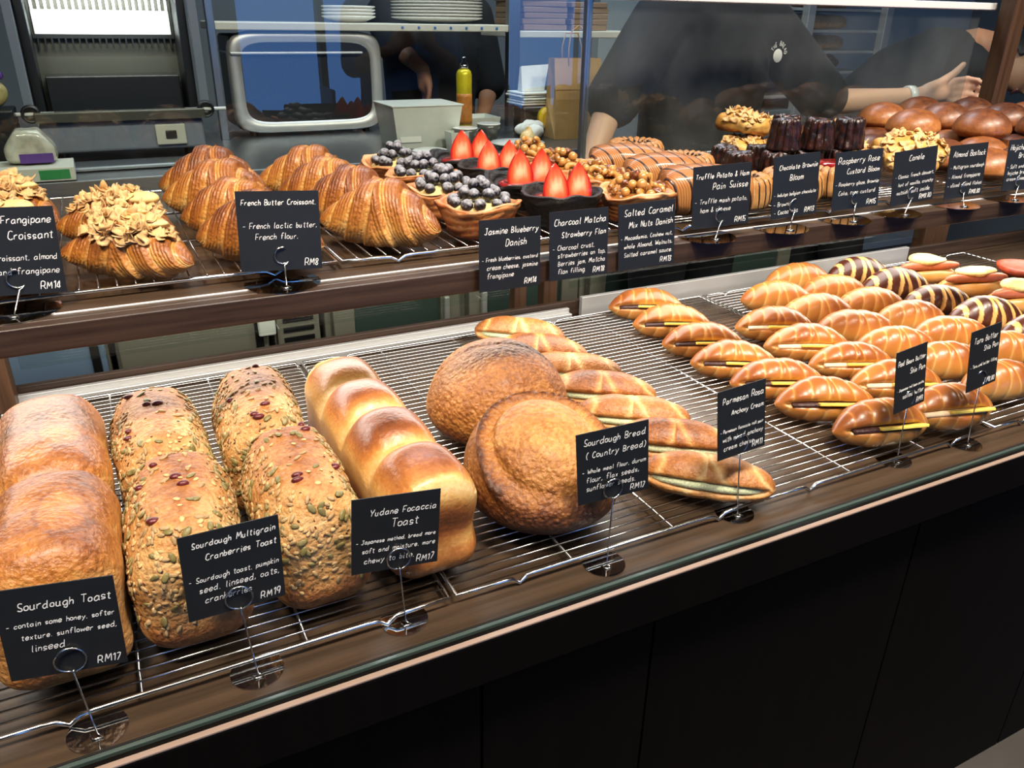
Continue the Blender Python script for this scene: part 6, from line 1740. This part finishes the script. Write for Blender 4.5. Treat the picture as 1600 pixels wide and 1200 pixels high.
def rest_hand(w, dirv, side):
    """relaxed slightly curled hand continuing from the wrist along dirv; side = +1/-1 where the thumb lies"""
    w = Vector(w); d = Vector(dirv).normalized(); s = Vector(side); s = (s-d*s.dot(d)).normalized(); n = d.cross(s)
    palm = w+d*0.055; F = []
    for i, (o_, L) in enumerate(((0.026, 0.066), (0.009, 0.074), (-0.008, 0.069), (-0.024, 0.055))):
        b = w+d*0.092+s*o_; F.append([b, b+d*L*0.45+n*0.006, b+d*L*0.80+n*0.018, b+d*L*0.95+n*0.032])
    T = [w+d*0.028+s*0.016, w+d*0.052+s*0.038, w+d*0.080+s*0.047+n*0.008, w+d*0.098+s*0.046+n*0.016]
    return {'palm': palm, 'fingers': F, 'thumb': T}
# staff member with the outstretched arm
J1 = dict(pelvis=(1.555, 1.90, 0.96), waist=(1.555, 1.885, 1.10), chest=(1.555, 1.875, 1.27), upper=(1.56, 1.875, 1.40), neckb=(1.57, 1.87, 1.475), neckt=(1.575, 1.855, 1.53),
          shl=(1.735, 1.865, 1.395), ell=(1.965, 1.80, 1.185), wrl=(2.245, 1.72, 1.203), shr=(1.385, 1.87, 1.395), elr=(1.215, 1.83, 1.195), wrr=(1.105, 1.76, 1.02),
          hipl=(1.645, 1.90, 0.90), knl=(1.65, 1.88, 0.50), anl=(1.65, 1.91, 0.09), hipr=(1.465, 1.90, 0.90), knr=(1.46, 1.88, 0.50), anr=(1.455, 1.91, 0.09))
V_ = Vector
J1['handl'] = {'palm': V_((2.325, 1.702, 1.212)),
  'fingers': [[V_((2.385, 1.706, 1.246)), V_((2.428, 1.694, 1.252)), V_((2.447, 1.672, 1.249)), V_((2.440, 1.655, 1.244))],
              [V_((2.393, 1.706, 1.226)), V_((2.440, 1.692, 1.229)), V_((2.456, 1.668, 1.226)), V_((2.446, 1.650, 1.222))],
              [V_((2.390, 1.706, 1.206)), V_((2.434, 1.692, 1.206)), V_((2.449, 1.668, 1.203)), V_((2.439, 1.652, 1.200))],
              [V_((2.380, 1.706, 1.187)), V_((2.417, 1.694, 1.183)), V_((2.430, 1.674, 1.180)), V_((2.422, 1.660, 1.178))]],
  'thumb': [V_((2.275, 1.705, 1.222)), V_((2.318, 1.694, 1.246)), V_((2.355, 1.688, 1.268)), V_((2.384, 1.686, 1.293))]}
J1['handr'] = rest_hand(J1['wrr'], (-0.1, -0.35, -0.9), (0.2, -1, 0.2))
p1 = person('person in a black tee with round white print, stretching out an arm with white wristband', (1.555, 1.9, 0), 'bakery staff', J1, M['shirt'], M['trouser'], M['skin'], M['hair'], 'long', ((1.58, 1.84, 1.64), (0.05, -0.1, 1), (0.35, -1, -0.25)), 0.0055)
d_ = (Vector(J1['wrl'])-Vector(J1['ell'])).normalized()
mb = MB(); mb.M = Matrix.Translation((-1.555, -1.9, 0))
q = d_.to_track_quat('Z', 'Y').to_matrix().to_4x4(); q.translation = Vector(J1['wrl'])-d_*0.022
mb.lathe([(0.0285, -0.011), (0.0315, -0.011), (0.032, 0), (0.0315, 0.011), (0.0285, 0.011)], 28, M=mb.M @ q)
wb = mb.build('wristband', M['porcelain'], p1, True); wb['label'] = 'white perforated wristband'
# small round print with lettering on the chest
mb = MB(); rnd = random.Random(2); R = Matrix.Translation((1.690-1.555, 1.7445-1.9, 1.318)) @ Euler((0.05, 0.30, 0.22)).to_matrix().to_4x4()
tmp = MB(); tmp.ball((0, 0, 0), 1, 20, 10, (0.021, 0.0016, 0.017)); mb.add(tmp.v, tmp.f, R)
for i, ch in enumerate('THE BREAD'):
    if ch == ' ': continue
    a = math.radians(168-17*i); tm = MB(); write_text(tm, ch, -0.003, 0, 0.0105, rnd, 0.0018, 0.0)
    mb.add(tm.v, tm.f, R @ Matrix.Translation((0.028*math.cos(a), -0.001, 0.025*math.sin(a))) @ Matrix.Rotation(-(a-PI/2), 4, 'Y').inverted().inverted())
o = mb.build('shirt_print', M['porcelain'], p1); o['label'] = 'round white bread print with lettering'
# staff member bending forward behind the post
J2 = dict(pelvis=(2.45, 2.20, 0.97), waist=(2.52, 2.14, 1.09), chest=(2.62, 2.06, 1.21), upper=(2.73, 2.00, 1.295), neckb=(2.80, 1.955, 1.335), neckt=(2.865, 1.925, 1.325),
          shl=(2.80, 2.12, 1.25), ell=(2.93, 2.12, 1.02), wrl=(3.02, 1.95, 0.96), shr=(2.67, 1.86, 1.255), elr=(2.80, 1.80, 1.03), wrr=(2.93, 1.74, 0.93),
          hipl=(2.46, 2.29, 0.92), knl=(2.47, 2.26, 0.50), anl=(2.45, 2.32, 0.09), hipr=(2.45, 2.11, 0.92), knr=(2.47, 2.06, 0.50), anr=(2.45, 2.10, 0.09))
J2['handl'] = rest_hand(J2['wrl'], (0.3, -0.4, -0.6), (0, -1, 0.3)); J2['handr'] = rest_hand(J2['wrr'], (0.5, -0.2, -0.6), (0, 1, 0.3))
p2 = person('person in a black tee bending forward behind the wooden post, face turned down', (2.45, 2.2, 0), 'bakery staff', J2, M['shirt'], M['trouser'], M['skin2'], M['hair'], 'short', ((2.955, 1.865, 1.275), (0.85, -0.22, 0.10), (-0.35, -0.45, -0.85)), 0.007, (0.25, 0.95, 0.0))
# staff member behind the worktop
J3 = dict(pelvis=(1.22, 3.12, 0.96), waist=(1.22, 3.11, 1.10), chest=(1.22, 3.10, 1.27), upper=(1.22, 3.10, 1.40), neckb=(1.22, 3.10, 1.475), neckt=(1.22, 3.09, 1.53),
          shl=(1.40, 3.10, 1.40), ell=(1.46, 3.08, 1.14), wrl=(1.36, 2.93, 1.05), shr=(1.05, 3.10, 1.40), elr=(1.055, 3.02, 1.30), wrr=(1.112, 2.905, 1.225),
          hipl=(1.31, 3.12, 0.90), knl=(1.31, 3.10, 0.50), anl=(1.31, 3.13, 0.09), hipr=(1.13, 3.12, 0.90), knr=(1.13, 3.10, 0.50), anr=(1.13, 3.13, 0.09))
J3['handl'] = rest_hand(J3['wrl'], (-0.3, -0.3, -0.2), (0, -0.3, 1)); J3['handr'] = rest_hand(J3['wrr'], (0.1, -0.05, -0.9), (0, -1, 0.1))
person('person in dark clothes standing behind the worktop, one bare forearm lowered', (1.22, 3.12, 0), 'bakery staff', J3, M['shirt'], M['trouser'], M['skin2'], M['hair'], 'short', ((1.22, 3.07, 1.64), (0, -0.1, 1), (0, -1, -0.2)), 0.008)
# customer who stands by the camera and is mirrored in the pane
J4 = dict(pelvis=(1.280, -0.48, 0.96), waist=(1.280, -0.47, 1.10), chest=(1.280, -0.46, 1.27), upper=(1.280, -0.46, 1.40), neckb=(1.280, -0.455, 1.475), neckt=(1.280, -0.45, 1.53),
          shl=(1.100, -0.45, 1.40), ell=(1.040, -0.36, 1.20), wrl=(1.140, -0.20, 1.27), shr=(1.460, -0.45, 1.40), elr=(1.500, -0.36, 1.20), wrr=(1.340, -0.21, 1.28),
          hipl=(1.190, -0.48, 0.90), knl=(1.190, -0.46, 0.50), anl=(1.190, -0.36, 0.09), hipr=(1.370, -0.48, 0.90), knr=(1.370, -0.46, 0.50), anr=(1.370, -0.36, 0.09))
J4['handl'] = rest_hand(J4['wrl'], (0.5, 0.4, 0.35), (0, 0.3, 1)); J4['handr'] = rest_hand(J4['wrr'], (-0.5, 0.4, 0.35), (0, 0.3, 1))
person('person in a light blue tee mirrored in the glass pane, hands raised in front', (1.28, -0.48, 0), None, J4, M['blue_shirt'], M['trouser'], M['skin'], M['hair'], 'short', ((1.28, -0.43, 1.64), (0, 0.12, 1), (0, 1, -0.3)), 0.009)
